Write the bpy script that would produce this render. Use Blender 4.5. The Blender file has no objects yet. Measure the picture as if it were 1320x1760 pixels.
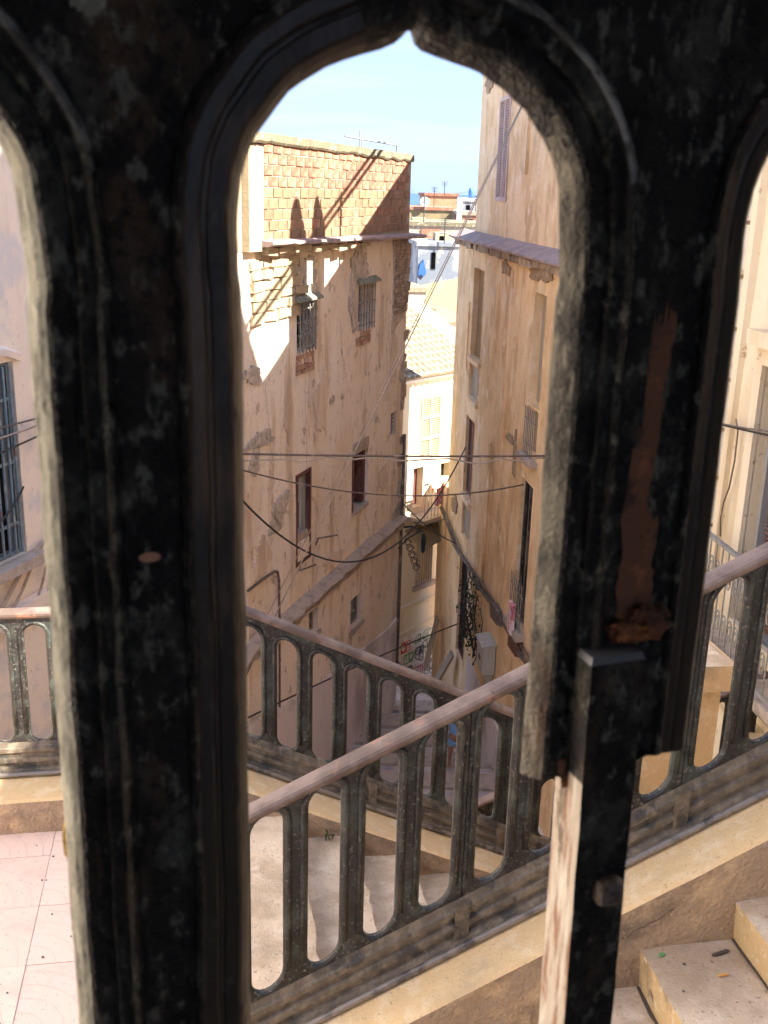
import bpy, bmesh, math, random
from mathutils import Vector, Matrix, noise
from mathutils.geometry import tessellate_polygon
random.seed(7)
R = math.radians
scene = bpy.context.scene
col = scene.collection

# ------------------------------------------------------------------ camera
cam_d = bpy.data.cameras.new('camera'); cam = bpy.data.objects.new('camera', cam_d); col.objects.link(cam)
cam_d.sensor_fit = 'VERTICAL'; cam_d.sensor_height = 34.6; cam_d.sensor_width = 26
cam_d.lens = 34.6 * 1810 / 1760
cam_d.clip_start = 0.02; cam_d.clip_end = 60000
cam_d.dof.use_dof = True; cam_d.dof.focus_distance = 9.0; cam_d.dof.aperture_fstop = 22
P = R(17.0); roll = R(1.6)
Fv = Vector((0, math.cos(P), -math.sin(P))); Uv = Vector((0, math.sin(P), math.cos(P))); Xv = Vector((1, 0, 0))
cr = math.cos(roll); sr = math.sin(roll)
ax = Xv * cr + Uv * sr; ay = -Xv * sr + Uv * cr
cam.matrix_world = Matrix(((ax.x, ay.x, -Fv.x, 0), (ax.y, ay.y, -Fv.y, 0), (ax.z, ay.z, -Fv.z, 0), (0, 0, 0, 1)))
scene.camera = cam

# ------------------------------------------------------------------ sky, sun, exposure
SUN = Vector((-0.640, 0.313, -0.702)).normalized()
world = bpy.data.worlds.new('World'); scene.world = world; world.use_nodes = True
nt = world.node_tree; nt.nodes.clear()
wo = nt.nodes.new('ShaderNodeOutputWorld'); bg = nt.nodes.new('ShaderNodeBackground'); sky = nt.nodes.new('ShaderNodeTexSky')
sky.sky_type = 'NISHITA'; sky.sun_disc = False
sky.sun_elevation = math.asin(-SUN.z); sky.sun_rotation = math.atan2(-SUN.x, -SUN.y)
sky.air_density = 1.0; sky.dust_density = 0.6; sky.ozone_density = 2.0
# thin high cloud streaks
tc = nt.nodes.new('ShaderNodeTexCoord'); mp = nt.nodes.new('ShaderNodeMapping'); mp.inputs['Scale'].default_value = (2.2, 2.2, 26)
mp.inputs['Rotation'].default_value = (0, R(4), 0)
nz = nt.nodes.new('ShaderNodeTexNoise'); nz.inputs['Scale'].default_value = 1.9; nz.inputs['Detail'].default_value = 5
rp = nt.nodes.new('ShaderNodeValToRGB'); rp.color_ramp.elements[0].position = .50; rp.color_ramp.elements[1].position = .80
rp.color_ramp.elements[1].color = (.5, .5, .5, 1)
mx = nt.nodes.new('ShaderNodeMix'); mx.data_type = 'RGBA'; mx.inputs[7].default_value = (.95, 1.05, 1.2, 1)
L = nt.links.new
L(tc.outputs['Generated'], mp.inputs[0]); L(mp.outputs[0], nz.inputs[0]); L(nz.outputs[0], rp.inputs[0])
gmm = nt.nodes.new('ShaderNodeGamma'); gmm.inputs[1].default_value = .22           # a bright, evenly veiled summer sky
tin = nt.nodes.new('ShaderNodeMix'); tin.data_type = 'RGBA'; tin.blend_type = 'MULTIPLY'; tin.inputs[0].default_value = 1; tin.inputs[7].default_value = (.45, .575, .90, 1)
L(sky.outputs[0], gmm.inputs[0]); L(gmm.outputs[0], tin.inputs[6])
L(rp.outputs[0], mx.inputs[0]); L(tin.outputs[2], mx.inputs[6]); L(mx.outputs[2], bg.inputs[0]); L(bg.outputs[0], wo.inputs[0])
bg.inputs[1].default_value = 0.12
sd = bpy.data.lights.new('sun', 'SUN'); sd.energy = 2.0; sd.angle = R(0.5); sd.color = (1.0, .95, .86)
so = bpy.data.objects.new('sun', sd); col.objects.link(so); so.rotation_euler = SUN.to_track_quat('-Z', 'Y').to_euler(); so.location = (20, -10, 30)
scene.view_settings.view_transform = 'Standard'; scene.view_settings.look = 'None'
scene.view_settings.gamma = 1; scene.view_settings.use_curve_mapping = False
scene.view_settings.exposure = 3.42
scene.cycles.max_bounces = 16; scene.cycles.diffuse_bounces = 12

# ------------------------------------------------------------------ materials
MATS = {}
def rgb(h, g=1.0):
    return tuple((int(h[i:i+2], 16) / 255) ** 2.2 * g for i in (0, 2, 4))
def mat(name, base, layers=(), rough=.85, bumps=((40, .3),), rand=0.0, metal=0.0, dist=.01, coat=0, spec=.5):
    """layers: (color, scale, lo, hi, (sx,sy,sz), amount)"""
    m = bpy.data.materials.new(name); m.use_nodes = True; t = m.node_tree; N = t.nodes; K = t.links.new
    b = N['Principled BSDF']; b.inputs['Specular IOR Level'].default_value = spec; b.inputs['Roughness'].default_value = rough; b.inputs['Metallic'].default_value = metal
    if coat: b.inputs['Coat Weight'].default_value = coat
    tco = N.new('ShaderNodeTexCoord')
    cur = N.new('ShaderNodeRGB'); cur.outputs[0].default_value = (*base, 1); cur = cur.outputs[0]
    for i, ly in enumerate(layers):
        c, sc, lo, hi = ly[:4]; st = ly[4] if len(ly) > 4 else (1, 1, 1); am = ly[5] if len(ly) > 5 else 1
        mp_ = N.new('ShaderNodeMapping'); mp_.inputs['Scale'].default_value = st; mp_.inputs['Location'].default_value = (i * 3.7, i * 1.3, i * 5.1)
        n_ = N.new('ShaderNodeTexNoise'); n_.inputs['Scale'].default_value = sc; n_.inputs['Detail'].default_value = 7; n_.inputs['Roughness'].default_value = .62
        r_ = N.new('ShaderNodeMapRange'); r_.inputs[1].default_value = lo; r_.inputs[2].default_value = hi; r_.inputs[4].default_value = am
        x_ = N.new('ShaderNodeMix'); x_.data_type = 'RGBA'; x_.inputs[7].default_value = (*c, 1)
        K(tco.outputs['Object'], mp_.inputs[0]); K(mp_.outputs[0], n_.inputs[0]); K(n_.outputs[0], r_.inputs[0]); K(r_.outputs[0], x_.inputs[0])
        K(cur, x_.inputs[6]); cur = x_.outputs[2]
    if rand:
        oi = N.new('ShaderNodeObjectInfo'); hv = N.new('ShaderNodeHueSaturation')
        mr = N.new('ShaderNodeMapRange'); mr.inputs[3].default_value = 1 - rand; mr.inputs[4].default_value = 1 + rand
        K(oi.outputs['Random'], mr.inputs[0]); K(mr.outputs[0], hv.inputs['Value']); K(cur, hv.inputs['Color']); cur = hv.outputs[0]
    K(cur, b.inputs['Base Color'])
    prev = None
    for sc, stg in bumps:
        n_ = N.new('ShaderNodeTexNoise'); n_.inputs['Scale'].default_value = sc; n_.inputs['Detail'].default_value = 6
        bp = N.new('ShaderNodeBump'); bp.inputs['Strength'].default_value = stg; bp.inputs['Distance'].default_value = dist
        K(tco.outputs['Object'], n_.inputs[0]); K(n_.outputs[0], bp.inputs['Height'])
        if prev: K(prev, bp.inputs['Normal'])
        prev = bp.outputs[0]
    if prev: K(prev, b.inputs['Normal'])
    MATS[name] = m
    return m
V = (1, 1, .16)   # vertical streaks
plaster = mat('plaster', (.90, .79, .65), [((.80, .66, .49), .8, .46, .60, (1, 1, .5), .9), ((.90, .81, .70), 1.1, .50, .64, (1, 1, .55), .75), ((.60, .45, .30), 2.4, .53, .64, V, .8), ((.30, .23, .18), 5.5, .60, .66, (1, 1, .7), .6), ((.70, .64, .60), 3.0, .60, .66, (1, 1, .8), .6), ((.40, .30, .22), 14, .56, .72, (1, 1, .6), .4)], .93, ((3, .6), (22, .55), (90, .25)), dist=.03)
pier_m = mat('cream_plaster', (.42, .34, .22), [((.45, .33, .2), 3, .5, .68), ((.28, .2, .13), 11, .62, .68, (1, 1, 1), .6)], .93, ((9, .5), (50, .4)), dist=.02)
ochre = mat('ochre_plaster', (.89, .65, .37), [((.72, .48, .24), 1.3, .46, .56, (1, 1, .7), .85), ((.90, .70, .46), 1.4, .5, .66, (1, 1, .35), .7), ((.52, .35, .19), 2.4, .56, .66, (1, 1, .35), .65), ((.93, .76, .56), 3.5, .56, .62, (1, 1, .8), .7), ((.36, .32, .26), 2.0, .60, .70, (1, 1, .4), .5), ((.30, .22, .15), 12, .62, .7, (1, 1, .8), .4)], .93, ((3, .5), (24, .45), (90, .2)), dist=.025)
greyniche = mat('grey_render', (.42, .36, .28), [((.30, .25, .19), 2.2, .45, .65, V, .8)], .93, ((30, .3),))
brownniche = mat('ochre_blocking', (.34, .21, .085), [((.22, .14, .06), 2.5, .45, .7, V, .8)], .93, ((20, .4),))
white_pl = mat('pinkish_white_plaster', (.90, .79, .67), [((.50, .42, .37), 1.5, .5, .72, (1, 1, .3), .7), ((.72, .68, .66), 2.5, .5, .62), ((.4, .32, .25), 9, .64, .7, (1, 1, 1), .5)], .93, ((6, .4), (60, .2)), dist=.015)
cream = mat('cream_stone', (.80, .69, .50), [((.56, .40, .2), 1.6, .45, .68, V, .8), ((.38, .25, .13), 8, .63, .69, (1, 1, 1), .7)], .9, ((12, .4), (70, .2)), dist=.01)
cream_w = mat('pale_quoin_stone', (.84, .79, .68), [((.62, .5, .3), 5, .60, .66, (1, 1, 1), .7)], .9, ((20, .3),))
housew = mat('white_limewash', (.78, .69, .50), [((.60, .48, .32), 1.4, .5, .72, (1, 1, .4), .7), ((.5, .36, .28), 5, .62, .7, (1, 1, 1), .5)], .93, ((15, .3),))
dado = mat('lilac_wash', (.74, .68, .66), [((.44, .37, .33), 1.2, .5, .62, (1, 1, .6), .8), ((.36, .31, .27), 6, .6, .7, V, .5)], .93, ((12, .4),))
brick_o = mat('hollow_brick_orange', (.34, .135, .078), [((.36, .24, .16), 7, .47, .60, (1, 1, 1), .85)], .9, ((40, .35),), rand=.22)
brick_y = mat('hollow_brick_tan', (.31, .19, .105), [((.30, .135, .08), 5, .50, .60, (1, 1, 1), .8)], .9, ((40, .35),), rand=.2)
mortar = mat('mortar', (.36, .28, .20), [((.40, .33, .27), 6, .45, .6)], .95, ((30, .5),))
moss = mat('lichened_render', (.20, .165, .10), [((.15, .13, .08), 5, .45, .58, V), ((.40, .33, .22), 9, .55, .62)], .95, ((25, .6),))
mauve = mat('mauve_tile_ledge', (.36, .265, .235), [((.26, .195, .175), 4, .45, .6), ((.42, .33, .30), 10, .58, .66)], .8, ((30, .4),))
rubble = mat('rubble_stone', (.42, .33, .25), [((.30, .22, .16), 6, .45, .6), ((.52, .44, .35), 9, .58, .66)], .95, ((20, .8), (60, .5)), rand=.25, dist=.02)
greymortar = mat('grey_mortar', (.47, .41, .34), [((.60, .52, .43), 7, .48, .58), ((.28, .23, .19), 12, .54, .64)], .95, ((25, .6),))
rawbrick = mat('exposed_brick_red', (.42, .24, .16), [((.5, .36, .27), 8, .5, .6)], .95, ((30, .6),), rand=.2)
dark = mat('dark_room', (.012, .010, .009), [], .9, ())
glass = mat('dusty_glass', (.05, .045, .04), [((.16, .14, .12), 3, .5, .6)], .25, ())
redwood = mat('oxblood_wood', (.13, .045, .035), [((.22, .12, .09), 9, .55, .62, (1, 1, .2))], .7, ((30, .3),))
brownsh = mat('brown_shutter_paint', (.20, .105, .08), [((.28, .18, .14), 7, .55, .65, V)], .75, ((30, .3),))
bars = mat('painted_iron_bars', (.27, .27, .25), [((.2, .12, .08), 14, .55, .62)], .6, ((60, .3),))
bluebars = mat('blue_grey_bars', (.17, .235, .27), [((.22, .13, .09), 12, .58, .66), ((.35, .38, .38), 8, .6, .66)], .55, ((60, .3),))
lintel = mat('weathered_green_tile', (.20, .22, .17), [((.38, .33, .26), 9, .5, .6)], .8, ((40, .5),))
stone_sill = mat('sill_stone', (.46, .38, .31), [((.3, .25, .2), 7, .5, .66)], .9, ((25, .5),))
iron = mat('cast_iron_black', (.017, .015, .013), [((.055, .048, .037), 26, .53, .66, (1, 1, .55), .8), ((.055, .065, .052), 8, .5, .64), ((.20, .18, .14), 75, .58, .66, (1, 1, 1), .85), ((.075, .045, .03), 13, .60, .70, (1, 1, .5), .7)], .5, ((35, .6), (140, .7)), dist=.004)
ironbase = mat('dusty_iron_base', (.12, .093, .063), [((.22, .175, .12), 22, .45, .62, (1, 1, .6), .9), ((.05, .045, .036), 9, .52, .62), ((.2, .18, .15), 80, .62, .68)], .5, ((30, .6), (120, .6)), dist=.005)
railtop = mat('worn_handrail', (.115, .075, .058), [((.22, .155, .125), 5, .46, .6, (1, 1, 1), .9), ((.32, .15, .085), 7, .56, .64, (1, 1, 1), .7), ((.05, .045, .045), 12, .63, .67, (1, 1, 1), .8)], .6, ((60, .3),), dist=.002)
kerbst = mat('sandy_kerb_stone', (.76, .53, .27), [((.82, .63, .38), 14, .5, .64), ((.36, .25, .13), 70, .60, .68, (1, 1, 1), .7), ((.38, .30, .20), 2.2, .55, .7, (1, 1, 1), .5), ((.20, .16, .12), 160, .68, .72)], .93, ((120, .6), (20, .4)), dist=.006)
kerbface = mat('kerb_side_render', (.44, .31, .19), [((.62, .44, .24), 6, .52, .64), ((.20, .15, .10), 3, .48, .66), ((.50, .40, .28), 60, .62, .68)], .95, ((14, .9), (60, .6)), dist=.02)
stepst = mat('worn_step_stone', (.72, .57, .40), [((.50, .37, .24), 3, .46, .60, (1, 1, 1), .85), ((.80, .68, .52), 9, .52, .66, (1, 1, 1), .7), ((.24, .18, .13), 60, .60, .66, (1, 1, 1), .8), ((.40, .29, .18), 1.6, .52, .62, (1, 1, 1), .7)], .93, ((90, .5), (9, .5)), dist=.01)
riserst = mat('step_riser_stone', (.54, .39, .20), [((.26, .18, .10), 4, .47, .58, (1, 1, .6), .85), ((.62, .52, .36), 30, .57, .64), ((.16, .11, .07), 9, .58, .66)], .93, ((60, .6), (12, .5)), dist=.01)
tilepk = mat('pink_terrazzo_tile', (.80, .60, .49), [((.66, .46, .38), 3, .5, .66, (1, 1, 1), .7), ((.24, .18, .16), 75, .64, .675, (1, 1, 1), .9), ((.70, .60, .55), 7, .55, .66, (1, 1, 1), .6)], .8, ((100, .3), (8, .3)), rand=.06, dist=.004)
grout = mat('dirty_grout', (.44, .34, .28), [((.55, .44, .38), 20, .5, .6)], .95, ((60, .5),))
street_m = mat('street_concrete', (.66, .58, .52), [((.33, .30, .30), 1.3, .45, .65), ((.5, .46, .46), 3, .55, .66)], .93, ((15, .4),))
earth = mat('hillside_earth', (.34, .28, .2), [((.22, .2, .12), .3, .45, .6)], .95, ((3, .5),), dist=.1)
seam = mat('sea_water', (.030, .085, .16), [((.045, .12, .21), .004, .45, .6, (1, 4, 1))], .35, ())
rooft = mat('sunbleached_roof_tile', (.28, .22, .14), [((.26, .18, .11), 5, .5, .62), ((.44, .37, .27), 8, .56, .66)], .9, ((20, .5),), rand=.14)
shutt = mat('ochre_shutter_paint', (.50, .38, .23), [], .7, ((30, .2),))
bluew = mat('blue_grey_wall', (.19, .21, .235), [((.36, .36, .36), .8, .48, .56), ((.5, .42, .33), 2.2, .58, .64)], .93, ((6, .5),))
yelw = mat('yellow_ochre_wall', (.27, .21, .11), [((.42, .32, .15), 1, .5, .65)], .93, ((6, .3),))
blue_p = mat('blue_tarpaulin', (.04, .13, .42), [], .5, ((20, .3),))
whitep = mat('white_paint', (.78, .77, .74), [], .5, ())
grey_box = mat('grey_plastic_box', (.46, .45, .40), [((.36, .34, .3), 9, .55, .66)], .6, ((30, .1),))
cable_d = mat('dark_cable', (.035, .032, .03), [], .6, ())
cable_b = mat('brown_cable', (.13, .10, .08), [((.3, .25, .2), 5, .55, .62)], .7, ())
cable_w = mat('pale_cable', (.42, .35, .28), [], .6, ())
leaf_m = mat('ivy_leaf', (.03, .05, .018), [((.07, .10, .03), 5, .5, .6)], .7, ())
wood = mat('grey_board', (.34, .26, .18), [((.2, .15, .1), 6, .5, .62, (1, 1, .15))], .9, ((30, .5),))
skin_m = mat('skin', (.33, .17, .10), [], .6, ())
hair_m = mat('dark_hair', (.02, .014, .01), [], .7, ())
shirt_m = mat('light_blue_cloth', (.22, .44, .70), [], .9, ())
pink_m = mat('pink_cloth', (.62, .22, .25), [((.75, .6, .6), 8, .5, .55)], .9, ())
white_cl = mat('white_cloth', (.8, .79, .76), [((.6, .35, .35), 6, .62, .66)], .9, ())
orange_m = mat('orange_plastic', (.75, .17, .06), [], .6, ())
yellow_f = mat('yellow_foam', (.75, .45, .07), [((.5, .25, .04), 60, .5, .6)], .95, ((200, .8),), dist=.002)
rust = mat('flaking_rust', (.16, .055, .022), [((.30, .11, .03), 160, .5, .62), ((.06, .03, .02), 60, .5, .6)], .85, ((140, 1), (500, .8)), dist=.002)
gate_f = mat('old_black_gate_paint', (.012, .0105, .009), [((.060, .058, .046), 48, .50, .60, (1, 1, .7), .85), ((.07, .040, .023), 16, .54, .62, (1, 1, .3), .85), ((.003, .003, .003), 34, .50, .58, (1, 1, .7), .95), ((.15, .145, .115), 130, .55, .63, (1, 1, .6), .85), ((.075, .10, .085), 11, .62, .655, (1, 1, 1), .9), ((.003, .003, .003), 170, .53, .60, (1, 1, .7), .8)], .5, ((60, 1), (190, 1), (600, .7)), dist=.004, spec=.35)
gate_lit_edge = mat('lit_pale_gate_edge', (.46, .44, .34), [((.22, .21, .16), 110, .46, .58, (1, 1, .35), .95), ((.60, .57, .44), 50, .55, .66, (1, 1, .4), .7), ((.08, .075, .06), 150, .58, .66, (1, 1, .4), .85)], .8, ((200, 1), (600, .7)), dist=.002)  # left-facing jambs: skylight painted into the colour, over old pale paint
gate_mid = mat('lit_worn_grey_gate_edge', (.16, .145, .11), [((.045, .04, .032), 60, .44, .58, (1, 1, .4), .95), ((.30, .27, .20), 90, .54, .66, (1, 1, .5), .8), ((.11, .055, .03), 24, .56, .64, (1, 1, .4), .8)], .8, ((120, 1), (500, .8)), dist=.003)  # left-facing jamb of the centre opening: dimmer painted light on worn paint
gate_side = mat('lit_scraped_bar_side', (.46, .40, .32), [((.24, .11, .055), 130, .50, .58, (1, 1, .12), .9), ((.60, .56, .48), 70, .50, .58, (1, 1, .15), .8), ((.10, .07, .045), 60, .56, .62, (1, 1, .3), .9)], .8, ((200, .8),), dist=.001)  # bar flank turned to the light: brightness painted in, plus brown streaks
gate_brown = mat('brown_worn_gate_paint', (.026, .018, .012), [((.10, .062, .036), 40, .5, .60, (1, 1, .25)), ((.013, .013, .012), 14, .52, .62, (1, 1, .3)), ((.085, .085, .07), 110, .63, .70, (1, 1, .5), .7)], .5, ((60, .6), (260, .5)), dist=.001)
hall = mat('dark_hall_wall', (.30, .27, .23), [((.06, .05, .04), 2, .45, .6)], .95, ((20, .4),))
gr_red = mat('red_spray_paint', (.55, .06, .05), [], .8, ())
gr_green = mat('green_spray_paint', (.13, .33, .10), [], .8, ())
gr_blue = mat('blue_spray_paint', (.05, .12, .45), [], .8, ())
gr_black = mat('black_spray_paint', (.07, .075, .075), [], .8, ())
dirt = mat('dark_dirt', (.10, .075, .055), [], .95, ())
steel = mat('galvanised_tube', (.30, .30, .30), [], .5, ())

# ------------------------------------------------------------------ helpers
UP = Vector((0, 0, 1))
ORG = {}
class MB:
    def __init__(s): s.v = []; s.f = []; s.m = []; s.slot = 0
    def quad(s, a, b, c, d):
        n = len(s.v); s.v += [Vector(a), Vector(b), Vector(c), Vector(d)]; s.f.append((n, n+1, n+2, n+3)); s.m.append(s.slot)
    def poly(s, pts):
        n = len(s.v); s.v += [Vector(p) for p in pts]; s.f.append(tuple(range(n, n + len(pts)))); s.m.append(s.slot)
    def hexa(s, p):   # p: 8 points, bottom 4 then top 4
        n = len(s.v); s.v += [Vector(q) for q in p]
        for f in ((0,3,2,1),(4,5,6,7),(0,1,5,4),(1,2,6,5),(2,3,7,6),(3,0,4,7)):
            s.f.append(tuple(n+i for i in f)); s.m.append(s.slot)
    def box(s, F, s0, s1, z0, z1, o0, o1, jit=0):
        j = lambda: random.uniform(-jit, jit)
        s.hexa([F(a + j(), z + j(), o + j()) for z in (z0, z1) for a, o in ((s0, o0), (s1, o0), (s1, o1), (s0, o1))])
    def tube(s, pts, r, n=8, closed=False, cap=True):
        pts = [Vector(p) for p in pts]; m = len(pts); base = len(s.v); ref = None
        for i, p in enumerate(pts):
            a = pts[(i-1) % m] if (closed or i > 0) else p; b = pts[(i+1) % m] if (closed or i < m-1) else p
            t = (b - a).normalized()
            if ref is None: ref = t.orthogonal().normalized()
            ref = (ref - t * ref.dot(t)).normalized(); w = t.cross(ref)
            rr = r[i] if isinstance(r, (list, tuple)) else r
            for k in range(n):
                th = 2 * math.pi * k / n; s.v.append(p + ref * (rr * math.cos(th)) + w * (rr * math.sin(th)))
        for i in range(m if closed else m - 1):
            for k in range(n):
                a = base + i * n + k; b = base + i * n + (k+1) % n; c = base + ((i+1) % m) * n + (k+1) % n; d = base + ((i+1) % m) * n + k
                s.f.append((a, b, c, d)); s.m.append(s.slot)
        if cap and not closed:
            s.f.append(tuple(base + k for k in range(n))[::-1]); s.m.append(s.slot)
            s.f.append(tuple(base + (m-1)*n + k for k in range(n))); s.m.append(s.slot)
    def sweep(s, prof, path):   # prof: (o,z) list closed ; path: list of functions (o,z)->point
        n = len(prof); base = len(s.v)
        for fn in path:
            for o, z in prof: s.v.append(Vector(fn(o, z)))
        for i in range(len(path) - 1):
            for k in range(n):
                s.f.append((base+i*n+k, base+i*n+(k+1) % n, base+(i+1)*n+(k+1) % n, base+(i+1)*n+k)); s.m.append(s.slot)
        s.f.append(tuple(base + k for k in range(n))[::-1]); s.m.append(s.slot)
        s.f.append(tuple(base + (len(path)-1)*n + k for k in range(n))); s.m.append(s.slot)
    def build(s, name, mats, parent=None, smooth=False, kind=None, loc=None, label=None, weld=False, raw=False):
        me = bpy.data.meshes.new(name); o0 = Vector((0, 0, 0)) if raw else ORG[parent.name] if parent else (Vector(loc) if loc else Vector((0, 0, 0)))
        me.from_pydata([tuple(p - o0) for p in s.v], [], s.f)
        if not isinstance(mats, (list, tuple)): mats = [mats]
        for m_ in mats: me.materials.append(m_)
        me.polygons.foreach_set('material_index', s.m)
        bm = bmesh.new(); bm.from_mesh(me)
        if weld: bmesh.ops.remove_doubles(bm, verts=bm.verts, dist=1e-5)
        bmesh.ops.recalc_face_normals(bm, faces=bm.faces); bm.to_mesh(me); bm.free()
        if smooth: me.polygons.foreach_set('use_smooth', [True] * len(me.polygons))
        o = bpy.data.objects.new(name, me); col.objects.link(o)
        if parent: o.parent = parent
        else: o.location = o0
        ORG[o.name] = o0
        if kind: o['kind'] = kind
        if label: o['label'] = label
        return o
def thing(name, label, cat, loc=(0, 0, 0), group=None):
    o = bpy.data.objects.new(name, None); o.empty_display_size = .1; col.objects.link(o); o.location = loc
    ORG[o.name] = Vector(loc); o['label'] = label; o['category'] = cat
    if group: o['group'] = group
    return o
def tag(o, label, cat, group=None):
    o['label'] = label; o['category'] = cat
    if group: o['group'] = group
    return o
def frame(O, yaw, out):
    """F(s,z,o): s along yaw (degrees right of +Y), o outward"""
    t = R(yaw); a = Vector((math.sin(t), math.cos(t), 0)); n = Vector((a.y, -a.x, 0)) * out; O = Vector(O)
    def F(s, z, o=0.0): return O + a * s + n * o + UP * z
    F.a = a; F.n = n; F.O = O; F.yaw = yaw
    return F
def rep(src, name, parent, loc, rot=None, scale=None):
    c = src.copy(); c.name = name; col.objects.link(c); c.parent = parent; c.location = Vector(loc) - ORG[parent.name]
    if rot is not None: c.rotation_euler = rot
    if scale: c.scale = scale
    return c
def blob(s, z, rs, rz, n=22, seed=0, rough=.35):
    rnd = random.Random(seed); ph = [rnd.uniform(0, 6.28) for _ in range(5)]; n = int(n * 2.4)
    pts = []
    for i in range(n):
        t = 2 * math.pi * i / n
        k = 1 + rough * (math.sin(2*t+ph[0])*.45 + math.sin(3*t+ph[1])*.4 + math.sin(5*t+ph[2])*.3 + math.sin(8*t+ph[3])*.22 + math.sin(17*t+ph[4])*.14 + math.sin(29*t+ph[0])*.10) + rnd.uniform(-.05, .05)
        pts.append((s + rs*k*math.cos(t), z + rz*k*math.sin(t)))
    return pts
def crack(name, parent, P, m_, w=.006, o=.004):
    """thin dark fissure along a list of points P, given as (F, s, z) in a frame"""
    g = MB(); q = [f(a, b, c) for f, a, b, c in P]
    for i, (a, b) in enumerate(zip(q, q[1:])):
        d = (b - a).normalized(); nrm = P[i][0].n; sd_ = d.cross(nrm) * w * (.5 + .5 * abs(math.sin(i * 1.7)))
        g.quad(a - sd_, b - sd_, b + sd_, a + sd_)
    g.build(name, m_, parent)
def crackline(parent, F, s0, z0, s1, z1, o, seed, w=.006, n=22, amp=.05):
    rnd = random.Random(seed); P = []
    for i in range(n + 1):
        t = i / n; P.append((F, s0 + (s1-s0)*t + rnd.uniform(-amp, amp)*(z1 != z0), z0 + (z1-z0)*t + rnd.uniform(-amp, amp), o))
    crack('crack', parent, P, dirt, w)
def patch(m, F, pts, o):   # fan-tessellated slab with 1 face and small edge
    tess = tessellate_polygon([[Vector((p[0], p[1], 0)) for p in pts]])
    b = len(m.v); m.v += [F(p[0], p[1], o) for p in pts]
    for t in tess: m.f.append(tuple(b+i for i in t)); m.m.append(m.slot)
    n = len(pts); b2 = len(m.v); m.v += [F(p[0], p[1], 0.0005) for p in pts]
    for i in range(n): m.f.append((b+i, b+(i+1) % n, b2+(i+1) % n, b2+i)); m.m.append(m.slot)
def facade(m, F, s0, s1, z0, z1, holes, depth=.28):
    """wall sheet with rectangular openings and reveals; subdivided a little and uneven"""
    S = sorted({s0, s1, *[h[0] for h in holes], *[h[1] for h in holes]}); Z = sorted({z0, z1, *[h[2] for h in holes], *[h[3] for h in holes]})
    S = [x for x in S if s0 <= x <= s1]; Z = [x for x in Z if z0 <= x <= z1]
    def sub(A, st):
        out = []
        for a, b in zip(A, A[1:]):
            k = max(1, int((b-a)/st)); out += [a + (b-a)*i/k for i in range(k)]
        return out + [A[-1]]
    S = sub(S, .35); Z = sub(Z, .35); idx = {}
    def vt(x, z):
        k = (round(x, 4), round(z, 4))
        if k not in idx:
            w = noise.noise(Vector((x * .9, z * .9, s1))) * .022
            edge = (abs(x - s0) < 1e-4 or abs(x - s1) < 1e-4)
            idx[k] = len(m.v); m.v.append(F(x, z, 0 if edge else w))
        return idx[k]
    for a, b in zip(S, S[1:]):
        for c, d in zip(Z, Z[1:]):
            x = (a+b)/2; z = (c+d)/2
            if any(h[0] < x < h[1] and h[2] < z < h[3] for h in holes): continue
            m.f.append((vt(a, c), vt(b, c), vt(b, d), vt(a, d))); m.m.append(m.slot)
    for h in holes:
        a, b, c, d = h[:4]; dp = h[4] if len(h) > 4 else depth
        for (x0, y0), (x1, y1) in (((a, c), (b, c)), ((b, c), (b, d)), ((b, d), (a, d)), ((a, d), (a, c))):
            m.quad(F(x0, y0, .012), F(x1, y1, .012), F(x1, y1, -dp), F(x0, y0, -dp))
def body(m, F, s0, s1, z0, z1, t, front=-.45, slant=0):
    k = slant / t
    m.hexa([F(a, z, o) for z in (z0, z1) for a, o in ((s0, front), (s1 + k * front, front), (s1 - slant, -t), (s0, -t))])
def endcap(m, F, s, z0, z1, t, slant=0):
    m.quad(F(s, z0, 0), F(s, z1, 0), F(s - slant, z1, -t), F(s - slant, z0, -t))
def cable(name, pts, r, m, label, group='overhead wires strung across the alley', sag=0, n=24, wig=0):
    a, b = Vector(pts[0]), Vector(pts[-1]); mb = MB()
    if len(pts) == 2:
        P_ = [a.lerp(b, i/n) - UP * (sag * 4 * (i/n) * (1 - i/n)) + Vector((0, 0, wig * noise.noise(Vector((i*.5, a.x, b.z))))) for i in range(n+1)]
    else: P_ = [Vector(p) for p in pts]
    mb.tube([p - a for p in P_], r, 6)
    o = mb.build(name, m, loc=(0, 0, 0), smooth=True); o.location = a; ORG[o.name] = a
    return tag(o, label, 'cable', group)

# ================================================================== SETTING
FL = frame((0.3224, 20.4, 0), 18.5, 1)       # facade line on the left side of the alley
FR = frame((1.4374, 23.0, 0), -6.2, -1)      # facade line on the right side
FS = frame((0, 0, 0), 80, -1)                # stair line: s runs to the right along the flights
ta = R(10)
al = Vector((math.cos(ta), math.sin(ta), 0)); nn = Vector((-math.sin(ta), math.cos(ta), 0))
def ST(s, d, z): return al * s + nn * d + UP * z     # stair coordinates
STEP_T = .325; STEP_R = .158

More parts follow.
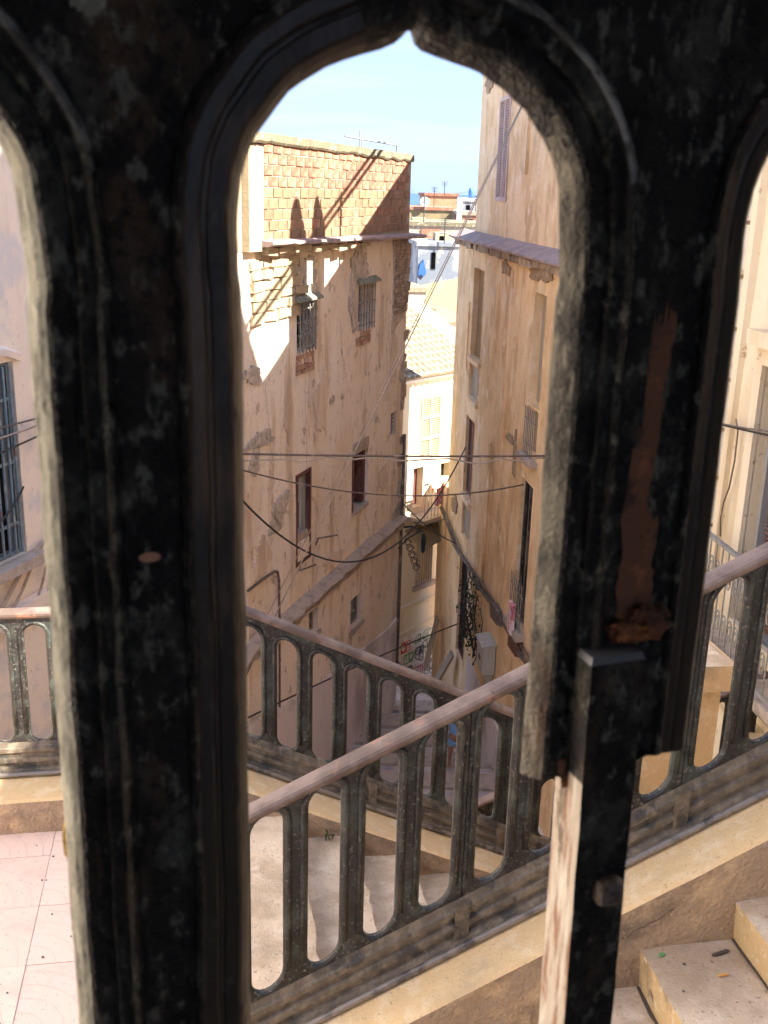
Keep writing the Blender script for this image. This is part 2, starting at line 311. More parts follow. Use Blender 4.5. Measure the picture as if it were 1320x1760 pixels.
# terrain falling to the sea
mb = MB(); ys = [8.5, 12, 14.6, 17, 21, 24.5, 30, 38, 50, 70, 110, 200, 400]; zs = [-8.3, -8.95, -9.5, -9.98, -10.8, -11.7, -13.2, -15, -17.5, -21, -28, -46, -64]
for (y0, z0), (y1, z1) in zip(zip(ys, zs), zip(ys[1:], zs[1:])):
    for k in range(12):
        x0 = -1 + k / 6 - .0; w0 = max(9, y0 * 1.2); w1 = max(9, y1 * 1.2)
        a = (-1 + k/6); b = (-1 + (k+1)/6)
        mb.quad((a*w0, y0, z0), (b*w0, y0, z0), (b*w1, y1, z1), (a*w1, y1, z1))
mb.build('street', [street_m], kind='structure', weld=True)
mb = MB()
mb.quad((-60, -60, -8.35), (60, -60, -8.35), (60, 8.5, -8.35), (-60, 8.5, -8.35))
mb.quad((-700, 399, -64.3), (700, 399, -64.3), (700, 60, -64.3), (-700, 60, -64.3))
mb.build('hillside', [earth], kind='structure')
mb = MB(); mb.quad((-40000, 380, -62), (40000, 380, -62), (40000, 42000, -62), (-40000, 42000, -62))
mb.build('sea', [seam], kind='structure')
mb = MB(); rnd = random.Random(3)      # faint far coast
hp = [(i * 500 - 3000, 20 + 150 * abs(noise.noise(Vector((i * .23, 2, 0)))) + 40 * rnd.random()) for i in range(22)]
for (x0, h0), (x1, h1) in zip(hp, hp[1:]):
    mb.quad((x0, 26000, -62), (x1, 26000, -62), (x1, 26600, h1 - 62), (x0, 26600, h0 - 62))
    mb.quad((x0, 26600, h0 - 62), (x1, 26600, h1 - 62), (x1, 28000, -62), (x0, 28000, -62))
mb.build('far_coast', [mat('far_coast_haze_blue', (.10, .14, .19), [], .95, ())], kind='structure')

# ================================================================== LEFT HOUSE (tall plastered, brick top storey)
Lh = thing('plastered_house', 'tall pinkish plastered house with orange brick top storey, left of the alley', 'house', FL(-3, -10))
holesL = [(-5.28, -4.60, -2.32, -1.60), (-2.70, -1.93, -2.28, -1.53), (-5.26, -4.72, -5.30, -4.20), (-2.80, -2.06, -5.46, -4.42),
          (-.80, -.47, -4.50, -4.05, .15), (-2.80, -2.2, -7.72, -7.12), (-4.75, -4.35, -7.05, -6.62), (-6.95, -5.95, -8.0, -5.44, .10)]
mb = MB(); facade(mb, FL, -9.9, 0, -11.2, -.80, holesL); endcap(mb, FL, 0, -11.2, -.8, 6); endcap(mb, FL, -9.9, -11.2, -.8, 6)
mb.slot = 0; body(mb, FL, -9.88, -.02, -11.2, -.82, 6)
mb.build('wall', [plaster], Lh)
# far corner: broken quoins
mb = MB(); rnd = random.Random(5); z = -.95
qst = MB(); qst.box(lambda s, z, o: Vector((s, z, o)), -.5, .5, -.5, .5, -.5, .5, .1)
q0 = None
while z > -5.5:
    h = rnd.uniform(.10, .26)
    if rnd.random() < .75:
        w = rnd.uniform(.10, .26); g = MB(); g.box(FL, -w, .035 + rnd.uniform(0, .05), z - h + .02, z, -.25, .02 + rnd.uniform(0, .02), .018)
        g.build('quoin_stone', rubble, Lh)
    z -= h
# grey mortar losses
for i, (s, z, a, b) in enumerate([(-2.66, -1.18, .36, .30), (-2.95, -1.75, .16, .5), (-6.5, -3.35, .36, .13), (-6.7, -3.62, .13, .22), (-5.85, -4.52, .28, .2), (-6.05, -4.75, .2, .12), (-6.75, -2.42, .26, .12), (-4.62, -1.85, .12, .45), (-4.9, -1.15, .4, .18), (-.16, -5.9, .1, .3), (-.2, -3.35, .1, .22), (-.3, -6.2, .2, .14), (-5.0, -8.2, .3, .35), (-3.6, -7.9, .2, .3)]):
    mb = MB(); patch(mb, FL, blob(s, z, a, b, 26, i + 11, .4), .026); mb.build('mortar_patch', [greymortar], Lh)
rpm = mat('repair_plaster', (.74, .61, .47), [((.56, .43, .31), 4, .45, .65, V)], .93, ((12, .6),), dist=.02)
for i, (s, z, a, b) in enumerate([(-5.6, -2.9, .1, .7), (-2.3, -2.75, .07, .35), (-4.75, -2.8, .05, .35), (-.75, -2.9, .2, .5), (-1.2, -5.2, .3, .25), (-3.7, -6.0, .4, .1), (-6.5, -5.1, .25, .3), (-4.3, -3.2, .25, .5)]):
    mb = MB(); patch(mb, FL, blob(s, z, a, b, 24, i + 60, .3), .0245); mb.build('plaster_repair', [rpm], Lh)
# small pock marks
for s, z in ((-3.93, -3.27), (-3.80, -3.25), (-3.40, -3.28), (-1.62, -4.0), (-4.65, -2.85), (-1.9, -8.6), (-1.2, -7.6)):
    g = MB(); patch(g, FL, blob(s, z, .045, .06, 9, int(-s*100), .3), .027); g.build('pock_mark', greymortar, Lh)
# exposed rubble column under the ledge at the far corner
mb = MB(); patch(mb, FL, [(-.93, -.82), (-.12, -.82), (-.10, -2.0), (-.2, -2.28), (-.62, -2.40), (-.92, -2.55), (-.88, -1.6)], .028)
mb.build('rubble_bed', [greymortar], Lh)
z = -.86; rnd = random.Random(9)
while z > -2.2:
    h = rnd.uniform(.05, .085); s = -.88 + rnd.uniform(0, .05)
    while s < -.2:
        w = rnd.uniform(.12, .24); g = MB(); g.box(FL, s, min(s + w - .02, -.13), z - h + .014, z, .01, .045 + rnd.uniform(0, .02), .009)
        g.build('rubble_stone', rubble, Lh); s += w
    z -= h
# sandy stone courses under the ledge, near end
rnd = random.Random(4); z = -.93
for r_ in range(6):
    s = -6.85 + rnd.uniform(0, .2); h = rnd.uniform(.12, .18)
    while s < -5.30 + (-.25 if r_ > 3 else 0):
        w = rnd.uniform(.24, .5); g = MB(); g.box(FL, s, s + w - .025, z - h + .02, z, -.02, .035 + rnd.uniform(0, .03), .018)
        g.build('wall_stone', pier_m, Lh); s += w
    z -= h
# exposed bricks under and beside the two barred windows
def brickpatch(s0, s1, z0, z1, seed, m_=rawbrick):
    rnd = random.Random(seed); z = z1; row = 0
    while z > z0 + .03:
        s = s0 + (0 if row % 2 else -.07) ; 
        while s < s1:
            w = .15
            if rnd.random() < .86:
                g = MB(); g.box(FL, max(s, s0) + rnd.uniform(0, .015), min(s + w - .018, s1), z - .062, z, -.02, .03 + rnd.uniform(0, .012), .004); g.build('exposed_brick', m_, Lh)
            s += w
        z -= .075; row += 1
brickpatch(-5.30, -4.66, -2.68, -2.36, 1); brickpatch(-2.78, -2.12, -2.52, -2.32, 2)
# grey block infill over the window on the second floor
mb = MB(); mb.box(FL, -2.80, -2.06, -4.415, -4.22, .01, .03); mb.build('lintel', stone_sill, Lh)
for k, (a, b, c_, d_) in enumerate([(-6.4, -2.6, -6.1, -4.1), (-3.6, -2.0, -3.3, -3.0), (-1.4, -1.2, -1.1, -3.8), (-.7, -4.6, -.3, -6.3), (-4.0, -4.6, -3.3, -6.2), (-5.0, -2.75, -4.9, -4.15), (-2.2, -5.6, -1.7, -6.5), (-6.3, -8, -5.9, -6.9)]):
    crackline(Lh, FL, a, b, c_, d_, .0275, k, .005, 26, .03)
# protruding band between the floors
prof = [(-.02, .0), (.05, .02), (.11, .06), (.12, .11), (.07, .13), (.07, .17), (.15, .19), (.17, .24), (.10, .30), (-.02, .36)]
mb = MB(); path = []
for i in range(41):
    s = -9.9 + 9.93 * i / 40; dz = .03 * noise.noise(Vector((s * 1.7, 0, 0))); k = 1 + .55 * noise.noise(Vector((s * 4, 9, 0)))
    path.append((lambda s, dz, k: (lambda o, z: FL(s, -6.58 + dz + z, o * k)))(s, dz, k))
mb.sweep(prof, path)
mb.build('string_course', [stone_sill], Lh)
# painted dado along the street
mb = MB()
top = [(-9.9, -7.0), (-7, -7.5), (-4.5, -8.05), (-2.5, -8.3), (-.62, -8.53), (0.0, -8.5)]
for (s0, t0), (s1, t1) in zip(top, top[1:]): mb.hexa([FL(s0, -11, .0), FL(s1, -11, .0), FL(s1, -11, .045), FL(s0, -11, .045), FL(s0, t0, .0), FL(s1, t1, .0), FL(s1, t1, .045), FL(s0, t0, .045)])
mb.build('painted_dado', [dado], Lh, label='lilac white painted band at the foot of the wall')
# down pipe on the corner
g = MB(); g.tube([FL(-.06, z_, .06) for z_ in (-4.6, -6, -8, -10)], .035, 8); g.build('down_pipe', cable_b, Lh, smooth=True)

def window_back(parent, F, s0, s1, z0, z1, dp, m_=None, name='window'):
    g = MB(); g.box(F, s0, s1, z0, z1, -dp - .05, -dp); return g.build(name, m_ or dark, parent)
def barset(win, F, s0, s1, z0, z1, o, nv, nh, m_, r=.011, diag=False):
    for i in range(nv):
        s = s0 + (s1 - s0) * (i + .5) / nv; g = MB(); g.tube([F(s, z0, o), F(s, z1, o)], r, 6); g.build('bar', m_, win)
    for i in range(nh):
        z = z0 + (z1 - z0) * (i + .5) / nh; g = MB(); g.box(F, s0, s1, z - r, z + r, o - .004 - r, o - .004); g.build('cross_bar', m_, win)
def framebox(win, F, s0, s1, z0, z1, w, o0, o1, m_, name='frame', leaves=0):
    g = MB()
    g.box(F, s0, s0 + w, z0, z1, o0, o1); g.box(F, s1 - w, s1, z0, z1, o0, o1); g.box(F, s0 + w, s1 - w, z1 - w, z1, o0, o1); g.box(F, s0 + w, s1 - w, z0, z0 + w, o0, o1)
    return g.build(name, m_, win)
# two barred windows on the upper floor
for k, (s0, s1, z0, z1) in enumerate([(-5.28, -4.60, -2.32, -1.60), (-2.70, -1.93, -2.28, -1.53)]):
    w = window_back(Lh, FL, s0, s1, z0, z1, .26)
    g = MB(); g.box(FL, s0 + .08, (s0 + s1)/2 - .05, z0 + .05, z1 - .06, -.25, -.235); g.box(FL, (s0 + s1)/2 + .02, s1 - .06, z0 + .05, z1 - .06, -.25, -.235); g.build('pane', glass, w)
    framebox(w, FL, s0 + .02, s1 - .02, z0 + .02, z1 - .02, .05, -.23, -.19, whitep if k else bars)
    barset(w, FL, s0 - .02, s1 + .02, z0 - .02, z1 + .0, .05, 6, 4, bars, .010)
    if k == 0:
        for j in range(4):   # curled ironwork
            g = MB(); c = (s0 + .12 + .15 * j); zc = z0 + .26 + .12 * (j % 2)
            g.tube([FL(c + .07 * math.cos(t_) * (1 - t_/14), zc + .10 * math.sin(t_) * (1 - t_/14), .055) for t_ in [i * .55 for i in range(18)]], .008, 5); g.build('iron_scroll', bars, w)
    # little tiled hood
    n_t = 8
    for j in range(n_t):
        a = s0 - .12 + (s1 - s0 + .24) * j / n_t; b = a + (s1 - s0 + .24) / n_t
        g = MB(); g.hexa([FL(a + .006, z1 + .05, 0), FL(b - .006, z1 + .05, 0), FL(b - .006, z1 + .02, .11), FL(a + .006, z1 + .02, .11), FL(a + .006, z1 + .12, 0), FL(b - .006, z1 + .12, 0), FL(b - .006, z1 + .05, .11), FL(a + .006, z1 + .05, .11)])
        g.build('hood_tile', lintel, Lh)
# window with the oxblood frame and a broken pane
s0, s1, z0, z1 = -5.26, -4.72, -5.30, -4.20
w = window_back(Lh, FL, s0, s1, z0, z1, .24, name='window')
framebox(w, FL, s0 - .03, s1 + .02, z0 - .35, z1 + .03, .055, -.06, .02, redwood)
framebox(w, FL, s0 + .10, s1 - .06, z0 + .1, z1 - .05, .025, -.16, -.13, whitep, 'sash')
g = MB(); g.poly([FL(s0 + .12, z1 - .5, -.145), FL(s0 + .28, z1 - .62, -.145), FL(s1 - .1, z1 - .52, -.145), FL(s1 - .1, z0 + .15, -.145), FL(s0 + .12, z0 + .15, -.145)]); g.build('broken_pane', glass, w)
g = MB(); g.box(FL, s0 + .28, s0 + .3, z0 + .1, z1 - .5, -.14, -.125); g.build('glazing_bar', whitep, w)
g = MB(); g.box(FL, s0 + .06, s1 - .03, z0 + .02, z0 + .12, -.2, -.02, .02); g.build('sill_rubble', stone_sill, w)
s0, s1, z0, z1 = -2.80, -2.06, -5.46, -4.42
w = window_back(Lh, FL, s0, s1, z0, z1, .26)
g = MB(); g.box(FL, s0 - .03, s0 + .03, z0, z1, -.05, .015); g.build('frame', redwood, w)
g = MB(); g.box(FL, s1 - .14, s1 - .02, z0 + .05, z1 - .05, -.22, -.03); g.build('casement', redwood, w)
g = MB(); g.box(FL, s0, s1, z0 - .05, z0 + .02, -.2, .05); g.build('sill', stone_sill, w)
s0, s1, z0, z1 = -.80, -.47, -4.50, -4.05
w = window_back(Lh, FL, s0, s1, z0, z1, .14, name='vent_opening')
for j in range(3):
    g = MB(); g.box(FL, s0 + .09 * (j + 1) - .01, s0 + .09 * (j + 1) + .01, z0, z1, -.08, -.06); g.build('grille_bar', bars, w)
for j in range(5):
    z_ = z0 + .075 * (j + 1); g = MB(); g.box(FL, s0, s1, z_ - .008, z_ + .008, -.058, -.045); g.build('grille_bar', bars, w)
for s0, s1, z0, z1 in [(-2.80, -2.2, -7.72, -7.12), (-4.75, -4.35, -7.05, -6.62)]:
    w = window_back(Lh, FL, s0, s1, z0, z1, .24)
    framebox(w, FL, s0 + .01, s1 - .01, z0 + .01, z1 - .01, .045, -.12, -.08, bars)
    g = MB(); g.box(FL, s0 - .04, s1 + .04, z0 - .07, z0 - .01, 0.013, .06, .008); g.build('sill', stone_sill, w)
    g = MB(); g.box(FL, s0, s1, (z0 + z1)/2 - .1, (z0 + z1)/2 - .07, -.11, -.09); g.build('cross_bar', bars, w)
# blocked doorway with a rounded corner
g = MB(); g.box(FL, -6.95, -5.95, -8.0, -5.44, -.12, -.09); g.build('blocked_doorway', [plaster], Lh)
g = MB(); g.tube([FL(-5.93, -8, .02), FL(-5.93, -6.2, .02), FL(-5.94, -5.6, .02), FL(-5.98, -5.48, .02), FL(-6.1, -5.43, .02), FL(-6.5, -5.42, .02), FL(-6.98, -5.42, .02)], .022, 6); g.build('doorway_moulding', cable_b, Lh)
# thin pipes below the red window
for pts in ([(-5.2, -5.62), (-5.2, -5.72), (-4.55, -5.84)], [(-4.55, -5.5), (-4.45, -5.42), (-3.6, -5.62)]):
    g = MB(); g.tube([FL(a, b, .04) for a, b in pts], .014, 6); g.build('stub_pipe', cable_b, Lh)
# ledge
mb = MB(); path = []
for i in range(33):
    s = -6.62 + 6.95 * i / 32; k = .03 * noise.noise(Vector((s * 5, 3, 0)))
    path.append((lambda s, k: (lambda o, z: FL(s, z - .70 - .10 * (s + 6.6) / 6.9 + (k if z < 0 else 0), o + (k if o > .1 else 0))))(s, k))
mb.sweep([(-.3, -.07), (.20, -.05), (.27, -.02), (.26, .015), (-.3, .05)], path); mb.build('ledge', [mauve], Lh, label='mauve tiled ledge under the brick storey')
rnd = random.Random(8); s = -6.5
while s < -3.0:
    w_ = rnd.uniform(.25, .6); g = MB(); zt = -.765 - .10 * (s + 6.6) / 6.9; g.box(FL, s, s + w_ - .03, zt - rnd.uniform(.07, .11), zt, -.02, .14 + rnd.uniform(0, .06), .02); g.build('corbel_stone', pier_m, Lh); s += w_
# brick storey
mb = MB(); mb.box(FL, -6.55, 0, -.82, .52, -5.9, 0); mb.build('brick_backing', [mortar], Lh)
hb = []
for m_, nm in ((brick_o, 'o'), (brick_y, 'y')):
    for k in range(2):
        g = MB(); G0 = lambda s, z, o: Vector((s, o, z))
        g.box(G0, 0, .276 - .004 * k, 0, .122, -.02, .004 + .002 * k, .004); 
        o = g.build('brick', m_, Lh, raw=True); hb.append(o)
rotz = math.radians(90 - 18.5)
a_, n_ = FL.a, FL.n
used = [False] * 4
rows = 9; rnd = random.Random(2)
for r_ in range(rows):
    z = -.70 + r_ * .141
    s = -6.5 + (0 if r_ % 2 else -.15)
    while s < -.05:
        if s < -6.55: s += .3; continue
        k = (rnd.randint(0, 1) + (0 if (r_ >= 5 or rnd.random() < .12) else 2))
        src = hb[k]
        if s + .28 <= .02:
            if not used[k]: c = src; used[k] = True
            else: c = rep(src, 'brick', Lh, FL(s, z, 0))
            c.location = FL(s, z, rnd.uniform(.002, .012)) - ORG[Lh.name]
            # local x along a, local y along outward normal
            c.rotation_euler = (0, 0, math.atan2(a_.y, a_.x) )
            c.scale = (1, -1, 1)
        s += .30
# lichened coping, pier
mb = MB(); path = []
for i in range(41):
    s = -6.9 + 6.92 * i / 40; k = .04 * noise.noise(Vector((s * 3, 3, 0)))
    path.append((lambda s, k: (lambda o, z: FL(s, .50 + z + (k if z < .05 else .25 * k) + .035 * (-s / 6.6) , o)))(s, k))
mb.sweep([(-.3, -.0), (.035, -.0), (.055, .03), (.045, .13), (-.3, .15)], path); mb.build('coping', [moss], Lh)
mb = MB(); mb.box(FL, -6.98, -6.55, -.8, .48, -.3, .10, .01); mb.build('corner_pier', [pier_m], Lh)
mb = MB(); mb.box(FL, -9.9, -6.99, -.8, .5, -5, .0, 0); mb.build('parapet', [pier_m], Lh)
mb = MB(); mb.tube([FL(-2.2, .60, -.2), FL(-2.2, .93, -.2)], .013, 6); mb.tube([FL(-2.9, .80, -.2), FL(-.28, .78, -.2), FL(-.28, .6, -.2)], .016, 6); mb.tube([FL(-2.1, .55, -.2), FL(-2.1, .8, -.2)], .012, 6)
mb.build('roof_rail', [steel], Lh)

# ================================================================== NEAR LEFT HOUSE (pinkish white, blue grille)
FN = frame(FL(-10.05, 0, .0), 18.5, 1)
Ln = thing('white_house', 'pinkish white house with a blue grey barred window at the left edge', 'house', FN(-2, -8))
hN = [(-2.35, -1.58, -3.36, -1.55)]
mb = MB(); facade(mb, FN, -14, 0, -10, 1.5, hN, .2); endcap(mb, FN, 0, -10, 1.5, 6); endcap(mb, FN, -14, -10, 1.5, 6); body(mb, FN, -13.98, -.02, -10, 1.48, 6); mb.box(FN, -14, -4.2, 1.502, 5.2, -6, .0); mb.build('wall', [white_pl], Ln)  # the raised block is unseen, added to bounce sun onto the stairs
w = window_back(Ln, FN, -2.35, -1.58, -3.36, -1.55, .18)
framebox(w, FN, -2.35, -1.58, -3.36, -1.55, .04, -.1, -.04, bluebars)
barset(w, FN, -2.31, -1.62, -3.32, -1.58, .03, 8, 3, bluebars, .014)
mb = MB(); mb.sweep([(0, -.0), (.05, .0), (.06, .06), (0, .09)], [(lambda s, z_: (lambda o, z: FN(s, z + z_, o)))(s, z_) for s, z_ in [(-2.45, -1.56), (-2.2, -1.49), (-1.95, -1.46), (-1.7, -1.49), (-1.5, -1.56)]]); mb.build('window_head', [white_pl], Ln)
mb = MB(); mb.box(FN, -2.5, -1.45, -3.46, -3.37, -.1, .16, .01); mb.build('sill', [stone_sill], Ln)
mb = MB(); mb.box(FN, -6.5, 0.0, -3.95, -3.80, .0, .10, .0); mb.build('string_course', [white_pl], Ln)
for k, (x0, z0, x1, z1, r) in enumerate([(-1.3, -3.3, -2.4, -3.9, .022), (-1.35, -3.35, -2.2, -3.95, .016), (-1.25, -3.3, -1.75, -4.1, .014), (-1.2, -3.2, -1.45, -4.0, .012)]):
    g = MB(); g.tube([FN(x0 + (x1-x0)*t, z0 + (z1-z0)*t + .06*math.sin(t*6+k), .05 + .01*k) for t in [i/8 for i in range(9)]], r, 6)
    g.build('clipped_conduit', stone_sill, Ln)

# ================================================================== RIGHT HOUSE (ochre)
Rh = thing('ochre_house', 'tall ochre plastered house with blind windows and a mauve ledge, right of the alley', 'house', FR(-6, -10))
hR = [(-2.93, -1.93, -3.12, -1.40, .10), (-2.88, -1.93, -3.92, -3.22, .06), (-2.75, -1.88, -5.95, -4.33, .07), (-2.78, -1.93, -6.85, -6.15, .05), (-2.86, -1.95, -9.5, -7.3, .09),
      (-7.65, -6.95, -3.06, -1.40, .12), (-7.65, -6.95, -3.84, -3.10, .12), (-7.65, -6.88, -6.65, -4.27, .12)]
mb = MB(); facade(mb, FR, -13.69, 0, -11.4, -.88, hR); endcap(mb, FR, 0, -11.4, -.88, 7, 5); body(mb, FR, -13.66, -.02, -11.4, -.9, 7, -.5, 5)
mb.build('wall', [ochre], Rh)
hU = [(-3.97, -3.07, -.13, 1.60, .05), (-5.48, -5.30, .30, 1.9, .05)]
FU = frame(FR(-1.22, 0, -.10), -6.2, -1)
hU = [(a + 1.22, b + 1.22, c, d, e) for a, b, c, d, e in hU]
mb = MB(); facade(mb, FU, -12.47, 0, -.88, 2.33, hU); endcap(mb, FU, 0, -.88, 2.33, 6.5, 4.8); body(mb, FU, -12.45, -.02, -.88, 2.31, 6.5, -.3, 4.8)
mb.build('upper_wall', [ochre], Rh)
mb = MB(); mb.box(FU, -7.05, -6.82, -.8, 2.2, 0.0, .035); mb.build('pilaster', [ochre], Rh)
path = []
for i in range(40):
    s = -13.6 + 13.72 * i / 39; k = .015 * noise.noise(Vector((s * 3, 13, 0)))
    path.append((lambda s, k: (lambda o, z: FR(s, z - .93 + k, o)))(s, k))
mb = MB(); mb.sweep([(-.12, -.0), (.16, -.0), (.22, .03), (.22, .06), (-.12, .20)], path); mb.build('ledge', [mauve], Rh, label='mauve tiled ledge across the ochre house')
rnd = random.Random(31); s = -13
while s < -.1:
    w_ = rnd.uniform(.2, .5); g = MB(); g.box(FR, s, s + w_ - .02, -1.03 - rnd.uniform(0, .03), -.935, -.02, .08 + rnd.uniform(0, .05), .015); g.build('corbel_stone', rubble, Rh); s += w_
g = MB(); g.box(FR, -2.93, -1.93, -3.12, -1.40, -.15, -.10); g.build('blind_window', brownniche, Rh)
g = MB(); g.box(FR, -3.0, -1.86, -3.21, -3.13, .0, .06); g.build('sill', ochre, Rh)
g = MB(); g.box(FR, -2.88, -1.93, -3.92, -3.22, -.1, -.06); g.build('blind_panel', greyniche, Rh)
g = MB(); g.box(FR, -2.95, -1.86, -4.0, -3.93, .0, .05); g.build('sill', ochre, Rh)
# shutters, oxblood brown
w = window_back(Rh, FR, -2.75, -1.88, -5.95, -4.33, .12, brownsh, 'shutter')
for k in range(2):
    framebox(w, FR, -2.74 + .43*k, -2.33 + .43*k, -5.93, -4.35, .05, -.115, -.05, brownsh, 'leaf')
g = MB(); [g.box(FR, -2.7, -1.93, z_, z_ + .018, -.11, -.07) for z_ in [-5.85 + .06*i for i in range(24)]]; o = g.build('louvre_slats', brownsh, w); o['kind'] = 'stuff'
g = MB(); g.box(FR, -2.85, -1.8, -6.05, -5.96, .0, .07); g.build('sill', ochre, Rh)
g = MB(); g.box(FR, -2.78, -1.93, -6.85, -6.15, -.09, -.05); g.build('blind_panel', greyniche, Rh)
w = window_back(Rh, FR, -2.86, -1.95, -9.5, -7.3, .08, name='doorway'); framebox(w, FR, -2.85, -1.96, -9.5, -7.32, .05, -.07, -.04, redwood)
g = MB(); g.box(FR, -7.65, -6.95, -3.06, -1.40, -.17, -.12); g.build('blind_window', greyniche, Rh)
w = window_back(Rh, FR, -7.65, -6.95, -3.84, -3.10, .12, greyniche, 'balconet')
barset(w, FR, -7.62, -6.98, -3.84, -3.10, .06, 6, 2, bars, .008)
g = MB(); g.box(FR, -7.75, -6.9, -3.93, -3.85, .0, .14); g.build('sill', stone_sill, Rh)
w = window_back(Rh, FR, -7.65, -6.88, -6.65, -4.27, .10, name='window'); framebox(w, FR, -7.6, -6.9, -6.6, -4.3, .05, -.09, -.05, glass)
g = MB(); g.box(FR, -7.27, -7.2, -6.55, -4.35, -.09, -.05); g.build('mullion', glass, w)
barset(w, FR, -7.7, -6.84, -6.65, -5.85, .08, 7, 2, bars, .008)
g = MB(); g.box(FR, -7.75, -6.85, -6.76, -6.66, .0, .16); g.build('sill', stone_sill, Rh)
# louvred panel high up
palem = mat('sunbleached_mauve_paint', (.62, .50, .45), [((.48, .38, .34), 6, .5, .6, V)], .85, ())
w = window_back(Rh, FU, -3.97 + 1.22, -3.07 + 1.22, -.13, 1.6, .05, palem, 'louvred_shutter')
framebox(w, FU, -2.75, -1.85, -.13, 1.6, .06, -.04, .02, mat('faded_mauve_paint', (.56, .44, .40), [((.66, .54, .47), 7, .5, .62)], .8, ()), 'frame')
g = MB(); g.box(FU, -2.33, -2.27, -.1, 1.58, -.04, .015); g.build('stile', palem, w)
g = MB(); [g.box(FU, -2.69, -1.91, z_, z_ + .015, -.045, -.01) for z_ in [-.06 + .045*i for i in range(36)]]; o = g.build('louvre_slats', palem, w); o['kind'] = 'stuff'
g = MB(); g.box(FU, -5.48 + 1.22, -5.30 + 1.22, .3, 1.9, -.08, -.05); g.build('groove_back', greyniche, Rh)
# pipes and strips
for s, z0, z1, w_ in ((-4.32, -2.7, -1.5, .04), (-5.0, -2.6, -1.5, .06), (-5.35, -4.2, -1.2, .02)):
    g = MB(); g.box(FR, s - w_, s + w_, z0, z1, .0, .035); g.build('render_strip', ochre, Rh)
g = MB(); g.tube([FR(-4.5, -4.3, .05), FR(-4.5, -7.0, .05)], .03, 8); g.build('down_pipe', ochre, Rh, smooth=True)
g = MB(); g.tube([FR(-1.62, -2.1, .02), FR(-1.62, -3.4, .02), FR(-1.9, -3.55, .02)], .018, 5); g.build('stub_pipe', ochre, Rh)
# plaster losses
bmm = mat('brown_mortar', (.33, .23, .14), [((.45, .36, .25), 6, .5, .6)], .95, ((20, .8),), dist=.02)
for i, (s, z, a, b) in enumerate([(-7.2, -1.12, .6, .12), (-4.8, -1.2, .3, .12), (-5.9, -3.9, .22, .08), (-6.3, -4.1, .08, .3), (-1.0, -6.5, .3, .2), (-2.0, 1.95, .35, .16)]):
    mb = MB(); patch(mb, FR if z < 0 else FU, blob(s if z < 0 else s + 1.22, z, a, b, 24, i + 71, .4), .027); mb.build('mortar_patch', [bmm], Rh)
# graffiti-scribbled pale dado of the right house
mb = MB(); mb.box(FR, -13.6, -3.4, -11, -9.0, 0, .04); mb.build('painted_dado', [dado], Rh)
for k, (a, b, c_, d_) in enumerate([(-3.6, -1.1, -3.3, -3.2), (-6.2, -1.2, -5.9, -3.3), (-6.5, -4.3, -6.0, -6.4), (-3.4, -4.2, -3.1, -6.6), (-1.0, -1.5, -1.2, -5.0)]):
    crackline(Rh, FR, a, b, c_, d_, .0275, 40 + k, .005, 26, .03)
# roof railing and chimneys (they throw the thin and the rounded shadows)
rl = thing('roof_railing', 'two-bar iron railing along the edge of the ochre house roof, mostly above the picture', 'railing', FR(-8, 2.33, -.1))
for z in (3.22, 3.36):
    g = MB(); g.box(FR, -13.0, -2.2, z - .022, z + .022, -.13, -.09); g.build('bar', steel, rl)
for s in (-2.2, -13.0, -7.6):
    g = MB(); g.box(FR, s - .03, s + .03, 2.31, 3.4, -.14, -.08); g.build('post', steel, rl)
def onR(sL, zL):
    p = FL(sL, zL); n = FR.n; t = (FR(0, 0) - p).dot(n) / (-SUN).dot(n); h = p - SUN * t; return (h - FR.O).dot(FR.a), h.z
for k, (sL, zL) in enumerate([(-5.36, -.10), (-4.58, -.07)]):
    s, z = onR(sL, zL); m_ = MB(); w_ = .25 if k == 0 else .21; ring = []
    for i in range(13):
        t = math.pi * i / 12; ring.append((s + w_ * math.cos(t), z - .55 + .55 * math.sin(t)))
    pts = [(s + w_, 2.3)] + ring + [(s - w_, 2.3)]
    for o in (0,):
        a = [FR(x, y, -.05) for x, y in pts]; b = [FR(x, y, -.40) for x, y in pts]
        m_.poly(a); m_.poly(b[::-1])
        for i in range(len(pts)): m_.quad(a[i], a[(i+1) % len(pts)], b[(i+1) % len(pts)], b[i])
    o = m_.build('chimney', ochre); 
    tag(o, ['wider', 'narrower'][k] + ' round-topped chimney on the edge of the ochre house roof', 'chimney', 'round-topped chimneys')
# ================================================================== NEAR RIGHT BUILDING (cream, quoined pilaster)
FC = frame(FR(-13.72, 0, 0), -6.2, -1)
Rc = thing('cream_building', 'cream building with a quoined pilaster, brown shutters and wrought iron balcony, at the right edge', 'house', FC(-3, -8))
hC = [(-1.75, -.98, -3.5, -1.25, .25)]
mb = MB(); facade(mb, FC, -4.6, 0, -9, 7.5, hC); endcap(mb, FC, 0, -9, 7.5, 7); endcap(mb, FC, -4.6, -9, 7.5, 7); body(mb, FC, -4.58, -.02, -9, 7.49, 7); mb.build('wall', [cream], Rc)
z = -4.9; k = 0
while z < 2.5:
    g = MB(); g.box(FC, -.46, 0.01, z + .012, z + .408, -.02, .125, .003); g.build('quoin_block', cream_w, Rc); z += .43
g = MB(); g.box(FC, -.45, 0.005, -4.9, 2.5, -.01, .10); g.build('pilaster_core', kerbface, Rc)
g = MB(); g.box(FC, -.56, -.46, -5, 2.5, -.02, .06); g.build('pilaster_return', cream, Rc)
w = window_back(Rc, FC, -1.75, -.98, -3.5, -1.25, .2, brownsh, 'shutter'); framebox(w, FC, -1.75, -.98, -3.5, -1.25, .05, -.19, -.08, steel)
